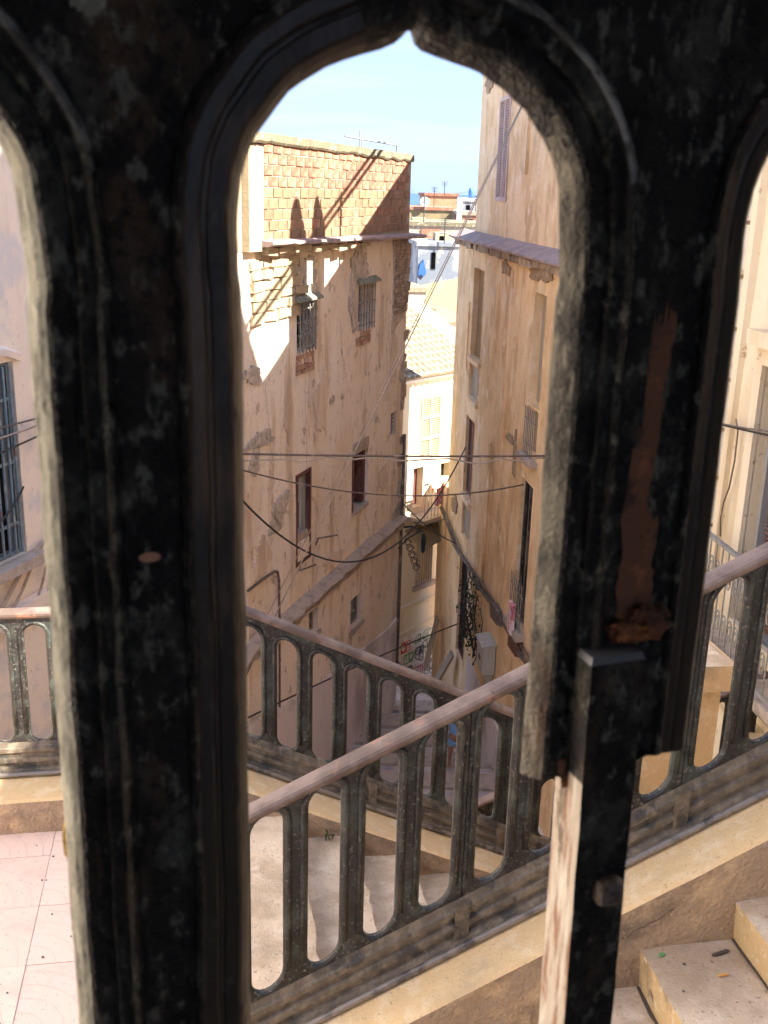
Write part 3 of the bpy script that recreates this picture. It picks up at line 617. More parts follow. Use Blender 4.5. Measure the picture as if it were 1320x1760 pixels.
g = MB(); [g.box(FC, -1.70, -1.03, z_, z_ + .014, -.19, -.14) for z_ in [-3.44 + .04*i for i in range(54)]]; o = g.build('louvre_slats', brownsh, w); o['kind'] = 'stuff'
framebox(Rc, FC, -1.88, -.85, -3.55, -1.12, .13, .0, .05, cream, 'window_surround')
g = MB(); g.box(FC, -1.9, -.83, -1.1, -.98, .0, .14); g.build('window_cornice', cream, Rc)
for j in range(3):
    g = MB(); g.tube([FC(-1.36 + .1*(j-1) + .05*math.cos(t)*(1-t/16), -.82 + .08*math.sin(t)*(1-t/16), .05) for t in [i*.6 for i in range(20)]], .015, 6); g.build('stucco_scroll', cream, Rc)
g = MB(); g.box(FC, -13, -4.605, -9, 3.25, -6, -.03); g.build('unseen_low_wing', [cream], Rc)  # unseen wing, height set to shade the landing but let sun past
# balcony
bl = MB(); bl.sweep([(0, -.25), (.10, -.25), (.14, -.18), (.26, -.14), (.30, -.08), (.30, .0), (0, .0)], [(lambda s: (lambda o, z: FC(s, z - 3.62, o)))(s) for s in (-3.6, -.62)]); bl.build('balcony_slab', [stone_sill], Rc)
mb = MB(); mb.sweep([(0, -.12), (.08, -.12), (.14, 0), (0, 0)], [(lambda s: (lambda o, z: FC(s, z - 4.1, o)))(s) for s in (-6, -.56)]); mb.build('string_course', [cream], Rc)
br = MB(); br.box(FC, -3.55, -.66, -2.72, -2.69, .24, .28); br.box(FC, -3.55, -.66, -3.6, -3.57, .245, .275); bo = br.build('balcony_railing', bars, Rc)
for i in range(24):
    s = -.68 - i * .12
    g = MB(); g.tube([FC(s, -3.57, .26), FC(s, -2.7, .26)], .007, 5); g.build('baluster', bars, bo)
    if i < 12:
        for zc in (-3.35, -2.95):
            g = MB(); g.tube([FC(s - .06 + .045*math.cos(t)*(1-t/15), zc + .11*math.sin(t)*(1-t/15), .265) for t in [j*.6 for j in range(18)]], .006, 4); g.build('iron_scroll', bars, bo)

# ================================================================== FAR WHITE HOUSE closing the alley
FH = frame((.5522, 23.5, 0), 41.8, 1)
Hh = thing('limewashed_house', 'sunlit white house with ochre shutters and a tiled roof closing the end of the alley', 'house', FH(.7, -11))
hH = [(.36, 1.06, -5.98, -4.52, .08), (.36, .98, -9.1, -7.62, .15), (1.15, 1.5, -7.2, -6.2, .2), (.15, .5, -7.1, -6.15, .2)]
mb = MB(); facade(mb, FH, -1.2, 3.0, -12.6, -3.95, hH, .1); endcap(mb, FH, 3.0, -12.6, -3.95, 5); endcap(mb, FH, -1.2, -12.6, -3.95, 5); body(mb, FH, -1.18, 2.98, -12.6, -3.97, 5, -.3); mb.build('wall', [housew], Hh)
mb = MB(); mb.sweep([(0, -.14), (.06, -.14), (.08, -.05), (.16, -.03), (.18, .06), (0, .06)], [(lambda s: (lambda o, z: FH(s, z - 3.98, o)))(s) for s in (-1.3, 3.1)]); mb.build('cornice', [whitep], Hh)
w = window_back(Hh, FH, .36, 1.06, -5.98, -4.52, .05, shutt, 'shutter')
for k in range(2):
    for j in range(3):
        framebox(w, FH, .36 + .35*k, .71 + .35*k - .004, -5.98 + .487*j, -5.98 + .487*(j+1) - .004, .035, -.045, .02, shutt, 'shutter_panel')
g = MB(); [g.box(FH, .38, 1.04, z_, z_ + .018, -.045, .005) for z_ in [-5.95 + .045*i for i in range(32)]]; o = g.build('louvre_slats', shutt, w); o['kind'] = 'stuff'
for (s0, s1, z0, z1) in ((1.15, 1.5, -7.2, -6.2), (.15, .5, -7.1, -6.15)): window_back(Hh, FH, s0, s1, z0, z1, .18, redwood if s0 < 1 else dark, 'window')
w = window_back(Hh, FH, .36, .98, -9.1, -7.62, .14, shutt, 'window')
barset(w, FH, .36, .98, -9.1, -7.62, .02, 7, 0, bars, .011)
g = MB(); g.box(FH, .25, 1.1, -9.22, -9.11, 0, .08); g.build('sill', stone_sill, Hh)
mb = MB(); mb.sweep([(0, -.1), (.06, -.1), (.09, 0), (0, .03)], [(lambda s: (lambda o, z: FH(s, z - 9.5, o)))(s) for s in (-.6, 2.6)]); mb.build('string_course', [housew], Hh)
mb = MB(); mb.sweep([(0, 0), (.03, 0), (.05, .05), (0, .08)], [(lambda s, q: (lambda o, z: FH(s, z + q, o)))(s, q) for s, q in ((-.6, -10.3), (1.2, -10.15), (1.32, -10.05), (1.38, -9.8))]); mb.build('panel_moulding', [housew], Hh)
# balcony with laundry
mb = MB(); mb.box(FH, -.05, 1.7, -7.36, -7.26, 0, .55); mb.build('balcony_slab', [stone_sill], Hh)
br = MB(); br.box(FH, -.05, 1.7, -6.42, -6.39, .5, .53); bo = br.build('balcony_railing', bars, Hh)
for i in range(15):
    g = MB(); g.tube([FH(.0 + .12 * i, -7.26, .515), FH(.0 + .12 * i, -6.4, .515)], .009, 4); g.build('baluster', bars, bo)
def cloth(s0, s1, z0, z1, o, m_, lab, seed):
    g = MB(); n = 14; k = 5; rows_ = []
    for j in range(k + 1):
        for i in range(n + 1):
            g.v.append(FH(s0 + (s1-s0)*i/n, z1 + (z0-z1)*j/k + .03*math.sin(i*.9+seed), o + .03 * math.sin(i * 1.3 + seed) * (.3 + j/k)))
    for j in range(k):
        for i in range(n): a = j*(n+1)+i; g.f.append((a, a+1, a+n+2, a+n+1)); g.m.append(0)
    ob = g.build('hanging_laundry', m_, smooth=True); md = ob.modifiers.new('thickness', 'SOLIDIFY'); md.thickness = .006
    tag(ob, lab, 'laundry', 'laundry hung over the balcony')
cloth(.62, 1.38, -7.45, -6.37, .56, white_cl, 'long white sheet hanging from the balcony of the white house', 1)
cloth(.32, .60, -6.95, -6.36, .56, pink_m, 'pinkish cloth hanging left of the white sheet on the balcony', 2)
cloth(1.40, 1.66, -6.9, -6.30, .56, mat('patterned_cloth', (.6, .55, .55), [((.55, .1, .08), 9, .52, .56), ((.15, .2, .4), 7, .56, .6)], .9, ()), 'patterned cloth hanging right of the white sheet on the balcony', 3)
cloth(.12, 1.15, -6.52, -6.32, .62, mat('flowered_cloth', (.75, .66, .55), [((.6, .12, .1), 16, .52, .56), ((.2, .4, .2), 13, .58, .62)], .9, ()), 'flowered red and white cloth draped along the balcony rail', 4)
# awning under the balcony
g = MB(); g.hexa([FH(-.1, -7.62, .02), FH(1.5, -7.45, .02), FH(1.5, -7.72, .6), FH(-.1, -7.95, .6), FH(-.1, -7.60, .02), FH(1.5, -7.43, .02), FH(1.5, -7.70, .6), FH(-.1, -7.93, .6)]); g.build('awning', yelw, Hh, label='ragged yellow awning sheet under the balcony')
# graffiti
def scrawl(F, s0, s1, z0, z1, m_, seed, n=5, r=.018, name='graffiti', parent=None, o=.012):
    rnd = random.Random(seed); g = MB()
    for k in range(n):
        c = (rnd.uniform(s0, s1), rnd.uniform(z0, z1)); pts = []; a = rnd.uniform(0, 6)
        for i in range(18):
            a += rnd.uniform(-.2, .9); c = (c[0] + .045 * math.cos(a), c[1] + .06 * math.sin(a)); c = (min(max(c[0], s0), s1), min(max(c[1], z0), z1)); pts.append(F(c[0], c[1], o + .001 * k + .0003 * i))
        for p, q in zip(pts, pts[1:]):
            d = (q - p)
            if d.length < 1e-4: continue
            s_ = d.normalized().cross(F.n) * r; g.quad(p - s_, q - s_, q + s_, p + s_)
    g.build(name, m_, parent)
g = MB(); g.box(FH, -1.0, 1.44, -12.3, -10.34, .013, .022); g.build('pale_panel', mat('pale_render', (.86, .80, .70), [((.7, .62, .52), 5, .5, .62)], .9, ()), Hh)
for k, (a, b, z0, z1, m_, n_, r_) in enumerate([(-.10, .30, -10.75, -10.48, gr_red, 5, .012), (.38, .62, -10.62, -10.42, gr_green, 3, .010), (.70, 1.05, -10.60, -10.38, gr_green, 4, .009), (.0, .35, -11.05, -10.82, gr_green, 4, .016),
        (.40, .72, -11.15, -10.75, gr_black, 6, .012), (.78, 1.2, -11.1, -10.7, gr_green, 5, .012), (-.35, -.1, -11.3, -10.9, gr_blue, 3, .016), (-.1, .3, -11.5, -11.15, gr_black, 6, .012), (.35, .7, -11.55, -11.25, gr_red, 4, .012),
        (.75, 1.25, -11.6, -11.2, gr_black, 6, .011), (-.3, .1, -11.95, -11.6, gr_red, 4, .014), (.2, .6, -11.95, -11.65, gr_green, 3, .014), (.55, .95, -10.9, -10.6, gr_black, 4, .009)]):
    scrawl(FH, a, b, z0, z1, m_, 30 + k, n_, r_, parent=Hh, o=.026 + .006 * k)
scrawl(FR, -7.6, -6.7, -10.0, -9.2, gr_red, 12, 8, .02, parent=Rh, o=.05)
# roof of tiles rising behind the cornice
g = MB(); g.hexa([FH(-1.3, -4.05, .1), FH(3.0, -4.05, .1), FH(3.0, -3.2, -2.6), FH(-1.3, -3.2, -2.6), FH(-1.3, -3.95, .1), FH(3.0, -3.95, .1), FH(3.0, -2.55, -2.6), FH(-1.3, -2.55, -2.6)]); rf = g.build('roof', mortar, Hh)
tl = None; rnd = random.Random(12)
for r_ in range(13):
    for c_ in range(17):
        o_ = .12 - r_ * .20; zt = -3.94 + r_ * .1035; s = -1.0 + c_ * .2
        if s > 2.3: continue
        if tl is None:
            g = MB(); n = 5
            for i in range(n):
                t0, t1 = math.pi*i/n, math.pi*(i+1)/n
                f = lambda t, y: Vector((.092*math.cos(t), y, .045*math.sin(t) + (.015 if y > 0 else 0)))
                g.quad(f(t0, .13), f(t1, .13), f(t1, -.13), f(t0, -.13))
                g.poly([Vector((0, .13, 0)), f(t0, .13), f(t1, .13)])
            tl = g.build('roof_tile', rooft, rf, raw=True); c = tl
        else: c = rep(tl, 'roof_tile', rf, (0, 0, 0))
        c.location = FH(s, zt + rnd.uniform(0, .012), o_) - ORG[rf.name]
        q = Matrix.Identity(3)
        xa = FH.a; yaxis = (FH.n * 1.0 - UP * .52).normalized(); za = xa.cross(yaxis) ;
        if za.z < 0: xa = -xa; za = xa.cross(yaxis)
        c.rotation_euler = Matrix((xa, yaxis, za)).transposed().to_euler()
# ================================================================== FAR ROOFS
def box_house(name, label, F, s0, s1, z0, z1, t, wm, wins=(), roof=None, cop=None):
    h = thing(name, label, 'house', F((s0+s1)/2, z0))
    g = MB(); facade(g, F, s0, s1, z0, z1, [w_ + (.12,) for w_ in wins], .1); endcap(g, F, s0, z0, z1, t); endcap(g, F, s1, z0, z1, t)
    g.quad(F(s0, z1, 0), F(s1, z1, 0), F(s1, z1, -t), F(s0, z1, -t)); g.quad(F(s0, z0, -t), F(s1, z0, -t), F(s1, z1, -t), F(s0, z1, -t)); g.build('wall', wm, h)
    for w_ in wins: window_back(h, F, *w_, .12, dark)
    if cop:
        g = MB(); g.box(F, s0 - .06, s1 + .06, z1 + .002, z1 + .14, -t - .06, .06); g.build('coping', cop, h)
    return h
F30 = frame((0, 28.6, 0), 80, 1)
hb1 = box_house('small_roof_house', 'little white gabled roof dormer with a yellow tiled cap above the tiled roof', frame((1.15, 27.4, 0), 62, 1), 0, .9, -5, -3.25, 1.2, housew, [(.15, .4, -3.9, -3.5)])
g = MB(); F_ = frame((1.15, 27.4, 0), 62, 1); g.hexa([F_(-.12, -3.23, .12), F_(1.02, -3.23, .12), F_(1.02, -3.23, -1.3), F_(-.12, -3.23, -1.3), F_(.3, -2.93, -.4), F_(.6, -2.93, -.4), F_(.6, -2.93, -.8), F_(.3, -2.93, -.8)]); g.build('cap_roof', yelw, hb1)
F33 = frame((0, 33, 0), 76, 1)
box_house('low_rubble_house', 'low sunlit cream house with an orange tiled eave beside the corner of the plastered house', F33, .1, 1.15, -9, -3.0, 2, rubble, [(.3, .5, -3.9, -3.4)], cop=rooft)
F36 = frame((0, 36, 0), 84, 1)
box_house('blue_grey_house', 'blue grey patched wall of a far house in the gap between the two tall houses', F36, .9, 5.5, -15, -1.75, 5, bluew, [(1.35, 1.5, -2.5, -1.95), (2.3, 2.6, -3.6, -3.0)], cop=bluew)
g = MB(); Fg = frame((1.25, 34.0, 0), 70, 1); g.hexa([Fg(-.6, -4.4, .3), Fg(1.6, -4.4, .3), Fg(1.6, -4.4, -1.2), Fg(-.6, -4.4, -1.2), Fg(-.2, -2.9, -.4), Fg(1.6, -2.6, -.4), Fg(1.6, -2.6, -.5), Fg(-.2, -2.9, -.5)])
ob = g.build('gable_roof', yelw); tag(ob, 'pale yellow sunlit roof slope below the blue grey wall', 'roof')
F38 = frame((0, 38.5, 0), 88, 1)
box_house('stone_house', 'far house with a crumbling stone parapet above the blue grey wall', F38, .6, 5, -15, -1.18, 4, rubble, [], cop=moss)
g = MB(); g.box(F38, 1.05, 1.75, -1.62, -1.28, 0, .04); 
ob = g.build('brick_panel', brick_o); tag(ob, 'orange brick patch on the stone parapet of the far house', 'brickwork')
g = MB(); patch(g, F36, blob(1.05, -2.5, .10, .28, 12, 3, .4), .06); ob = g.build('tarpaulin', blue_p); tag(ob, 'small bright blue tarpaulin on the blue grey wall', 'tarpaulin')
F50 = frame((0, 50, 0), 90, 1)
h50 = box_house('yellow_house', 'far low yellow ochre house with a thin orange coping in front of the sea', F50, .2, 2.75, -18, -.83, 6, yelw, [], cop=brick_o)
g = MB(); g.box(F50, 2.75, 3.0, -18, -.80, -4, .3); g.build('side_wall', rubble, h50)
F54 = frame((0, 54, 0), 86, 1)
box_house('orange_block_house', 'far orange brick cube on the roofs nearest the sea', F54, 1.6, 3.2, -18, -.22, 3, brick_y, [], cop=brick_o)
F48 = frame((0, 47, 0), 88, 1)
box_house('red_brick_house', 'far reddish brick house at the foot of the ochre house corner', F48, 2.95, 6, -18, -.95, 4, brick_o, [(3.3, 3.5, -1.4, -1.1)], cop=rubble)
F52 = frame((0, 58, 0), 90, 1)
box_house('pale_far_house', 'far pale grey house carrying a blue tank, right by the ochre house', F52, 3.7, 6, -18, -.45, 4, bluew, [(3.9, 4.1, -.9, -.65)], cop=whitep)
g = MB(); g.tube([F52(4.15, -.3, -.5), F52(4.15, .0, -.5), F52(4.15, .18, -.5), F52(4.15, .22, -.5)], [.13, .13, .11, .05], 14); ob = g.build('water_tank', blue_p, smooth=True); tag(ob, 'bright blue water tank on the pale grey far roof', 'water tank')
g = MB(); g.box(F48, 2.72, 2.92, -2, -.25, .5, .7); ob = g.build('chimney_stack', whitep); tag(ob, 'slim white chimney stack against the sea', 'chimney')
dish = thing('satellite_dish', 'white satellite dish on the orange coping of the yellow house', 'satellite dish', F50(1.45, -.7, .1))
g = MB(); c = F50(1.45, -.47, .2); n = 16; DD = .03
for k in range(3):
    for i in range(n):
        def q(k_, i_): r = .22*k_/3; t = 2*math.pi*i_/n; return c + Vector((r*math.cos(t), -DD*(k_/3)**2 + DD, r*math.sin(t)))
        g.quad(q(k, i), q(k, i+1), q(k+1, i+1), q(k+1, i))
ob = g.build('reflector', whitep, dish, smooth=True); ob.modifiers.new('t', 'SOLIDIFY').thickness = .02
g = MB(); g.tube([c + Vector((0, .1, 0)), F50(1.45, -.72, .1)], .02, 6); g.build('mast', steel, dish)
# roof clutter in the gap: aerials, tanks, stair heads
for k, (x, y, z, h) in enumerate([(1.9, 50.5, -.72, .9), (2.5, 53.5, -.15, .6), (1.1, 38, -1.05, .9), (1.75, 36, -1.65, .8), (3.6, 47.5, -.85, .7)]):
    g = MB(); b = Vector((x, y, z)); g.tube([b, b + UP * h], .018, 5)
    for j in range(4): g.tube([b + UP * (h - .06 * j) - Vector((.16 - .02*j, 0, 0)), b + UP * (h - .06 * j) + Vector((.16 - .02*j, 0, 0))], .010, 4)
    ob = g.build('roof_aerial', cable_d); tag(ob, ['thin aerial on the yellow house behind the dish', 'thin aerial on the orange brick cube', 'thin aerial on the crumbling stone parapet', 'thin aerial on the blue grey house', 'thin aerial on the far reddish brick house'][k], 'aerial', 'aerials on the far roofs')
box_house('stair_head', 'small cream stair head on the roof below the stone parapet', frame((1.5, 37.2, 0), 86, 1), 0, .55, -1.8, -1.35, .8, pier_m, [(.15, .3, -1.7, -1.45)])
box_house('stair_head', 'small tan stair head at the left of the gap by the stone parapet', frame((.75, 40.5, 0), 88, 1), 0, .5, -1.4, -.95, .8, pier_m, [])
box_house('low_roof_house', 'low cream flat-roofed house squeezed between the tiled roof and the yellow slope', frame((.55, 30.6, 0), 80, 1), 0, 1.0, -6, -3.55, 1.2, pier_m, [(.3, .5, -4.2, -3.8)], cop=stone_sill)
# broad shallow steps of the street
for k, y in enumerate([13.6, 14.7, 15.8, 16.9, 18.0, 19.1, 20.2]):
    zz = -9.5 - (y - 14.6) * .2; g = MB(); a, b = -2.2 + (y - 13) * .33, 2.6
    g.hexa([Vector((x, yy, z_)) for z_ in (zz - .3, zz + .06) for x, yy in ((a, y), (b, y - .05), (b, y + .42), (a, y + .45))])
    ob = g.build('street_step', [stone_sill], kind='structure')
# hidden neighbour beyond the ochre house that shades the foot of the white one
FX = frame(FR(-.05, 0, .03), -6.2, -1)
box_house('lane_house', 'lower house beyond the ochre one, hidden behind its corner', FX, 0.0, 1.05, -13, -6.4, 4, ochre, [], cop=None)

# ================================================================== STAIRS
SN, SF = .498, .46                      # slopes of the near (rising right) and far (falling right) flights
TN = lambda s: -1.974 + .498 * s
TF = lambda s: -2.064 - .46 * s
def shell(m, pts):                      # closed prism in stair coords between d0,d1 ; pts (s,z)
    pass
def block(m, s0, s1, z0a, z0b, z1a, z1b, d0, d1):    # bottom za at s0 / zb at s1, top likewise
    m.hexa([ST(s0, d0, z0a), ST(s1, d0, z0b), ST(s1, d1, z0b), ST(s0, d1, z0a), ST(s0, d0, z1a), ST(s1, d0, z1b), ST(s1, d1, z1b), ST(s0, d1, z1a)])
FLOOR = -3.27
pv = MB(); block(pv, -6, -.30, -8.3, -8.3, FLOOR - .0035, FLOOR - .0035, .7, 5.45); block(pv, -.2999, .44, -8.3, -8.3, FLOOR - .0055, FLOOR - .0055, 3.06, 5.449)
pave = pv.build('pavement', [grout], kind='structure')
# terrazzo tiles of the landing, each with a scored fan
tp = None; rnd = random.Random(1)
tile_w = .40
for i in range(-10, 2):
    for j in range(12):
        s = -.02 + i * tile_w; d = .8 + j * tile_w
        if d + tile_w > 5.22: continue
        if s + tile_w > -.30 and d < 3.06: continue
        if s + tile_w > .44: continue
        if tp is None:
            g = MB(); w_ = tile_w - .003
            G = lambda s_, z_, o_: Vector((s_, o_, z_))
            g.box(G, 0, w_, -.03, 0, 0, w_)
            for rr in (.12, .2, .28, .36):     # scored arcs, slightly sunk lines drawn as thin grooves
                a = [Vector((rr*math.cos(t), rr*math.sin(t), .0008)) for t in [math.pi/2*k/8 for k in range(9)]]
                b = [Vector(((rr+.004)*math.cos(t), (rr+.004)*math.sin(t), .0008)) for t in [math.pi/2*k/8 for k in range(9)]]
                g.slot = 1
                for k in range(8): g.quad(a[k], b[k], b[k+1], a[k+1])
            tp = g.build('paving_tile', [tilepk, mat('scored_line', (.72, .54, .45), [], .9, ())], pave); c = tp
        else: c = rep(tp, 'paving_tile', pave, (0, 0, 0))
        rq = rnd.randint(0, 3) * 0
        c.location = ST(s, d, FLOOR + rnd.uniform(-.001, .0015)); c.rotation_euler = (rnd.uniform(-.002, .002), rnd.uniform(-.002, .002), ta)

def step_mesh(s0, s1, d0, d1, zt, zb, seed, right_riser=False):
    """a worn slab: tread and front, gently uneven"""
    g = MB(); n = 30; k = 4
    P_ = {}
    rn = lambda a, b: .006 * noise.noise(Vector((a * 4, b * 4, seed)))
    sd = s0 if not right_riser else s1
    for j in range(n + 1):
        d = d0 + (d1 - d0) * j / n
        for i in range(k + 1):
            s = s0 + (s1 - s0) * i / k
            w = 0
            nose = (i == 0 and not right_riser) or (i == k and right_riser)
            if nose: w = .014 * noise.noise(Vector((d * 5, seed, 1))) + .014 * noise.noise(Vector((d * 17, seed, 1)))
            P_[i, j] = len(g.v); g.v.append(ST(s + w, d, zt + rn(s, d) - (.008 if nose else 0)))
        e = (0 if not right_riser else k)
        P_['b', j] = len(g.v); g.v.append(ST(sd + (.012 if not right_riser else -.012) + .012 * noise.noise(Vector((d * 4, seed, 9))), d, zb))
    g.slot = 0
    for j in range(n):
        for i in range(k): g.f.append((P_[i, j], P_[i+1, j], P_[i+1, j+1], P_[i, j+1])); g.m.append(0)
        e = 0 if not right_riser else k
        g.f.append((P_[e, j], P_[e, j+1], P_['b', j+1], P_['b', j])); g.m.append(1)
    # sides and back closed
    g.slot = 1
    for dd in (0, n):
        g.quad(g.v[P_[0, dd]].copy(), g.v[P_[k, dd]].copy(), ST(s1, d0 if dd == 0 else d1, zb), ST(s0, d0 if dd == 0 else d1, zb))
    return g
st1 = thing('stone_staircase', 'worn stone steps climbing to the right on this side of the near balustrade', 'staircase', ST(1, 2, FLOOR))
NS = 14
for k in range(NS):
    s0 = -.22 + k * STEP_T; zt = -3.205 + k * STEP_R + .0
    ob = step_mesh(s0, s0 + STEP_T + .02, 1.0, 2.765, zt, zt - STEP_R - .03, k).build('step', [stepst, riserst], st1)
    ob.data.polygons.foreach_set('use_smooth', [False] * len(ob.data.polygons))
g = MB(); block(g, -.15, 4.3, -8, -8, -3.5, -3.5 + SN * 4.3 - .05, 1.0, 2.76); g.build('core', [riserst], st1)
# dirt gathered where risers meet treads
for k in range(2, 9):
    s0 = -.22 + k * STEP_T; zt = -3.205 + k * STEP_R; rnd = random.Random(k); g = MB(); n = 26
    e = [ST(s0 + .010 - (.008 + .022 * abs(noise.noise(Vector((i * .35, k, 2))))), 1.0 + 1.76 * i / n, zt - STEP_R + .0045) for i in range(n + 1)]
    f_ = [ST(s0 + .012, 1.0 + 1.76 * i / n, zt - STEP_R + .0045) for i in range(n + 1)]
    for i in range(n): g.quad(e[i], f_[i], f_[i+1], e[i+1])
    g.build('dirt_line', [dirt], st1)
# near kerb with sandy top, cracked render face
FK = frame(nn * 2.765, 80, 1)
def kerb(parent, s0, s1, T, d0, d1, drop, name, top, side, seed):
    g = MB(); n = int((s1 - s0) / .08); P_ = []
    for i in range(n + 1):
        s = s0 + (s1 - s0) * i / n; z = T(s) - .95
        j = .006 * noise.noise(Vector((s * 6, seed, 0))); j2 = .012 * noise.noise(Vector((s * 5, seed, 4))); j3 = .012 * noise.noise(Vector((s * 7, seed, 8)))
        row = [ST(s, d0 + .012, z - drop), ST(s, d0 + j3, z - drop * .5), ST(s, d0 + j2, z - .05), ST(s, d0 + j, z - .012), ST(s, d0 + .012 + j, z), ST(s, (d0 + d1)/2, z + j * .5), ST(s, d1 - .012, z), ST(s, d1, z - .012), ST(s, d1, z - drop)]
        b = len(g.v); g.v += row; P_.append(b)
    for a, b in zip(P_, P_[1:]):
        for k in range(8): g.f.append((a+k, a+k+1, b+k+1, b+k)); g.m.append(0 if 3 <= k <= 6 else 1)
    g.f.append(tuple(P_[0] + k for k in range(9))); g.m.append(1); g.f.append(tuple(P_[-1] + k for k in range(9))[::-1]); g.m.append(1)
    return g.build(name, [top, side], parent, smooth=False)
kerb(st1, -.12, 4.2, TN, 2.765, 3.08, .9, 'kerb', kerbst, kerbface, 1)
for k, (a, b, c_, d_) in enumerate([(1.15, -2.46, 1.50, -2.26), (.62, -2.72, .80, -2.66)]):
    crackline(st1, FK, a, b, c_, d_, .016, 90 + k, .0022, 24, .007)
# far flight falling to the right
st2 = thing('stone_staircase', 'worn stone steps descending to the right between the two iron balustrades', 'staircase', ST(1, 4, FLOOR - .5))
for k in range(1, 10):
    s0 = .44 + (k - 1) * STEP_T * 1.0; zt = FLOOR - k * .150
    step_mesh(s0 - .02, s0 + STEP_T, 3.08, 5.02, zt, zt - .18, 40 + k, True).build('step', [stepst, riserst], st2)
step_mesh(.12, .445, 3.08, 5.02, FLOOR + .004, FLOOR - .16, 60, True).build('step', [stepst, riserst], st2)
TFk = lambda s: TF(s) if s > .12 else TF(.12)
kerb(st2, -3.0, 3.6, TFk, 5.0, 5.42, .22, 'kerb', kerbst, kerbface, 5)
g = MB(); block(g, -3, 3.6, -9, -9, FLOOR - .1, -5.2, 5.06, 5.40); block(g, .45, 3.6, -9, -9, -3.9, -5.4, 3.1, 5.06); g.build('retaining_wall', [kerbface], st2)

# ------------------------------------------------------------------ iron balustrades
def slot_outline(c, w, zt, zb, sl, off=0, n=9, tail=1.0):
    """sheared stadium; returns (s, z) counter-clockwise. c centre, zt/zb top and bottom relative to T"""
    r = w / 2; pts = []
    for i in range(n + 1):
        t = math.pi * i / n; pts.append((c + (r + off) * math.cos(t), zt - r + (r + off) * math.sin(t)))
    for i in range(n + 1):
        t = math.pi + math.pi * i / n; pts.append((c + (r + off) * math.cos(t), zb + r + (r + off) * math.sin(t)))
    return pts
def balustrade(label, s0, s1, T, sl, d, c0, zt, zb, group='cast iron balustrades', pitch=.19, w=.107, np_=4, phase=0, thick=.030, per=None, iron_=iron):
    root = thing('iron_balustrade', label, 'balustrade', ST((s0+s1)/2, d, T((s0+s1)/2) - .95), group)
    root['group'] = group
    # slot centres
    cs = []; k = math.ceil((s0 + .05 - c0) / pitch)
    while c0 + k * pitch + w/2 + .03 < s1: cs.append((k, c0 + k * pitch)); k += 1
    # panels of four slots
    groups = {}
    for k, c in cs: groups.setdefault((k + phase) // np_, []).append(c)
    keys = sorted(groups)
    for gi, key in enumerate(keys):
        g_ = groups[key]; a = s0 if gi == 0 else g_[0] - pitch/2 + .0015; b = s1 if gi == len(keys)-1 else g_[-1] + pitch/2 - .0015
        m = MB(); outer = [(a, -.04), (b, -.04), (b, -.80), (a, -.80)]
        def pt(s, z, o): return ST(s, d + o, T(s) + z)
        # panel thickness: front at -thick/2 ; bevel rings
        hl = [slot_outline(c, w, zt, zb, sl, .0) for c in g_]; hb = [slot_outline(c, w, zt, zb, sl, .007) for c in g_]
        for sgn in (-1, 1):
            loops = [[Vector((x, z, 0)) for x, z in outer]] + [[Vector((x, z, 0)) for x, z in h] for h in hb]
            flat = [q for lp in loops for q in lp]; tess = tessellate_polygon(loops); b0 = len(m.v)
            m.v += [pt(q.x, q.y, sgn * thick/2) for q in flat]
            for t in tess: m.f.append(tuple(b0+i for i in t)); m.m.append(0)
            for h0, h1 in zip(hl, hb):
                n = len(h0)
                for i in range(n):
                    j = (i+1) % n
                    m.quad(pt(*h1[i], sgn*thick/2), pt(*h1[j], sgn*thick/2), pt(*h0[j], sgn*(thick/2-.008)), pt(*h0[i], sgn*(thick/2-.008)))
        for h0 in hl:
            n = len(h0)
            for i in range(n):
                j = (i+1) % n; m.quad(pt(*h0[i], -(thick/2-.008)), pt(*h0[j], -(thick/2-.008)), pt(*h0[j], (thick/2-.008)), pt(*h0[i], (thick/2-.008)))
        for s_ in (a, b): m.quad(pt(s_, -.04, -thick/2), pt(s_, -.04, thick/2), pt(s_, -.80, thick/2), pt(s_, -.80, -thick/2))
        ob = m.build('panel', [iron_], root)
        for c in g_:       # raised bead round each opening
            q = slot_outline(c, w, zt, zb, sl, .0175, 11)
            for sgn in (-1, 1):
                m2 = MB(); arch = q[:12]; lo = [(q[11][0], q[11][1] - (zt - zb - w) * t) for t in (.5, 1.0)]; ro = [(q[0][0], q[0][1] - (zt - zb - w) * t) for t in (1.0, .5)]
                m2.tube([pt(x, z, sgn * (thick/2 + .001)) for x, z in ro + arch + lo], .0105, 6)
                if sgn == -1: m2.build('bead', [iron_], ob, smooth=True)
                else: m2.build('bead', [iron_], ob, smooth=True)
        if gi:
            m3 = MB(); jj = a - .0015; m3.hexa([pt(jj + x, z, o) for z in (-.915, -.775) for x, o in ((-.024, -.047), (.024, -.047), (.024, .047), (-.024, .047))]); m3.build('joint_cover', [ironbase], root)
    # handrail
    N = max(2, int((s1 - s0) / .12)); path = [(lambda s: (lambda o, z: ST(s, d + o, T(s) + z)))(s0 - .02 + (s1 - s0 + .04) * i / N) for i in range(N + 1)]
    prof = [(-.018, -.042), (-.034, -.040), (-.040, -.028), (-.040, -.016), (-.033, -.006), (-.018, -.001), (0, .0), (.018, -.001), (.033, -.006), (.040, -.016), (.040, -.028), (.034, -.040), (.018, -.042)]
    m = MB(); m.sweep(prof, path); m.build('handrail', [railtop], root, smooth=False)
    half = [(-.0155, -.760), (-.024, -.785), (-.034, -.790), (-.035, -.812), (-.024, -.822), (-.024, -.840), (-.040, -.846), (-.042, -.868), (-.028, -.878), (-.028, -.896), (-.046, -.904), (-.052, -.918), (-.052, -.950)]
    prof = half + [(-o, z) for o, z in half[::-1]]
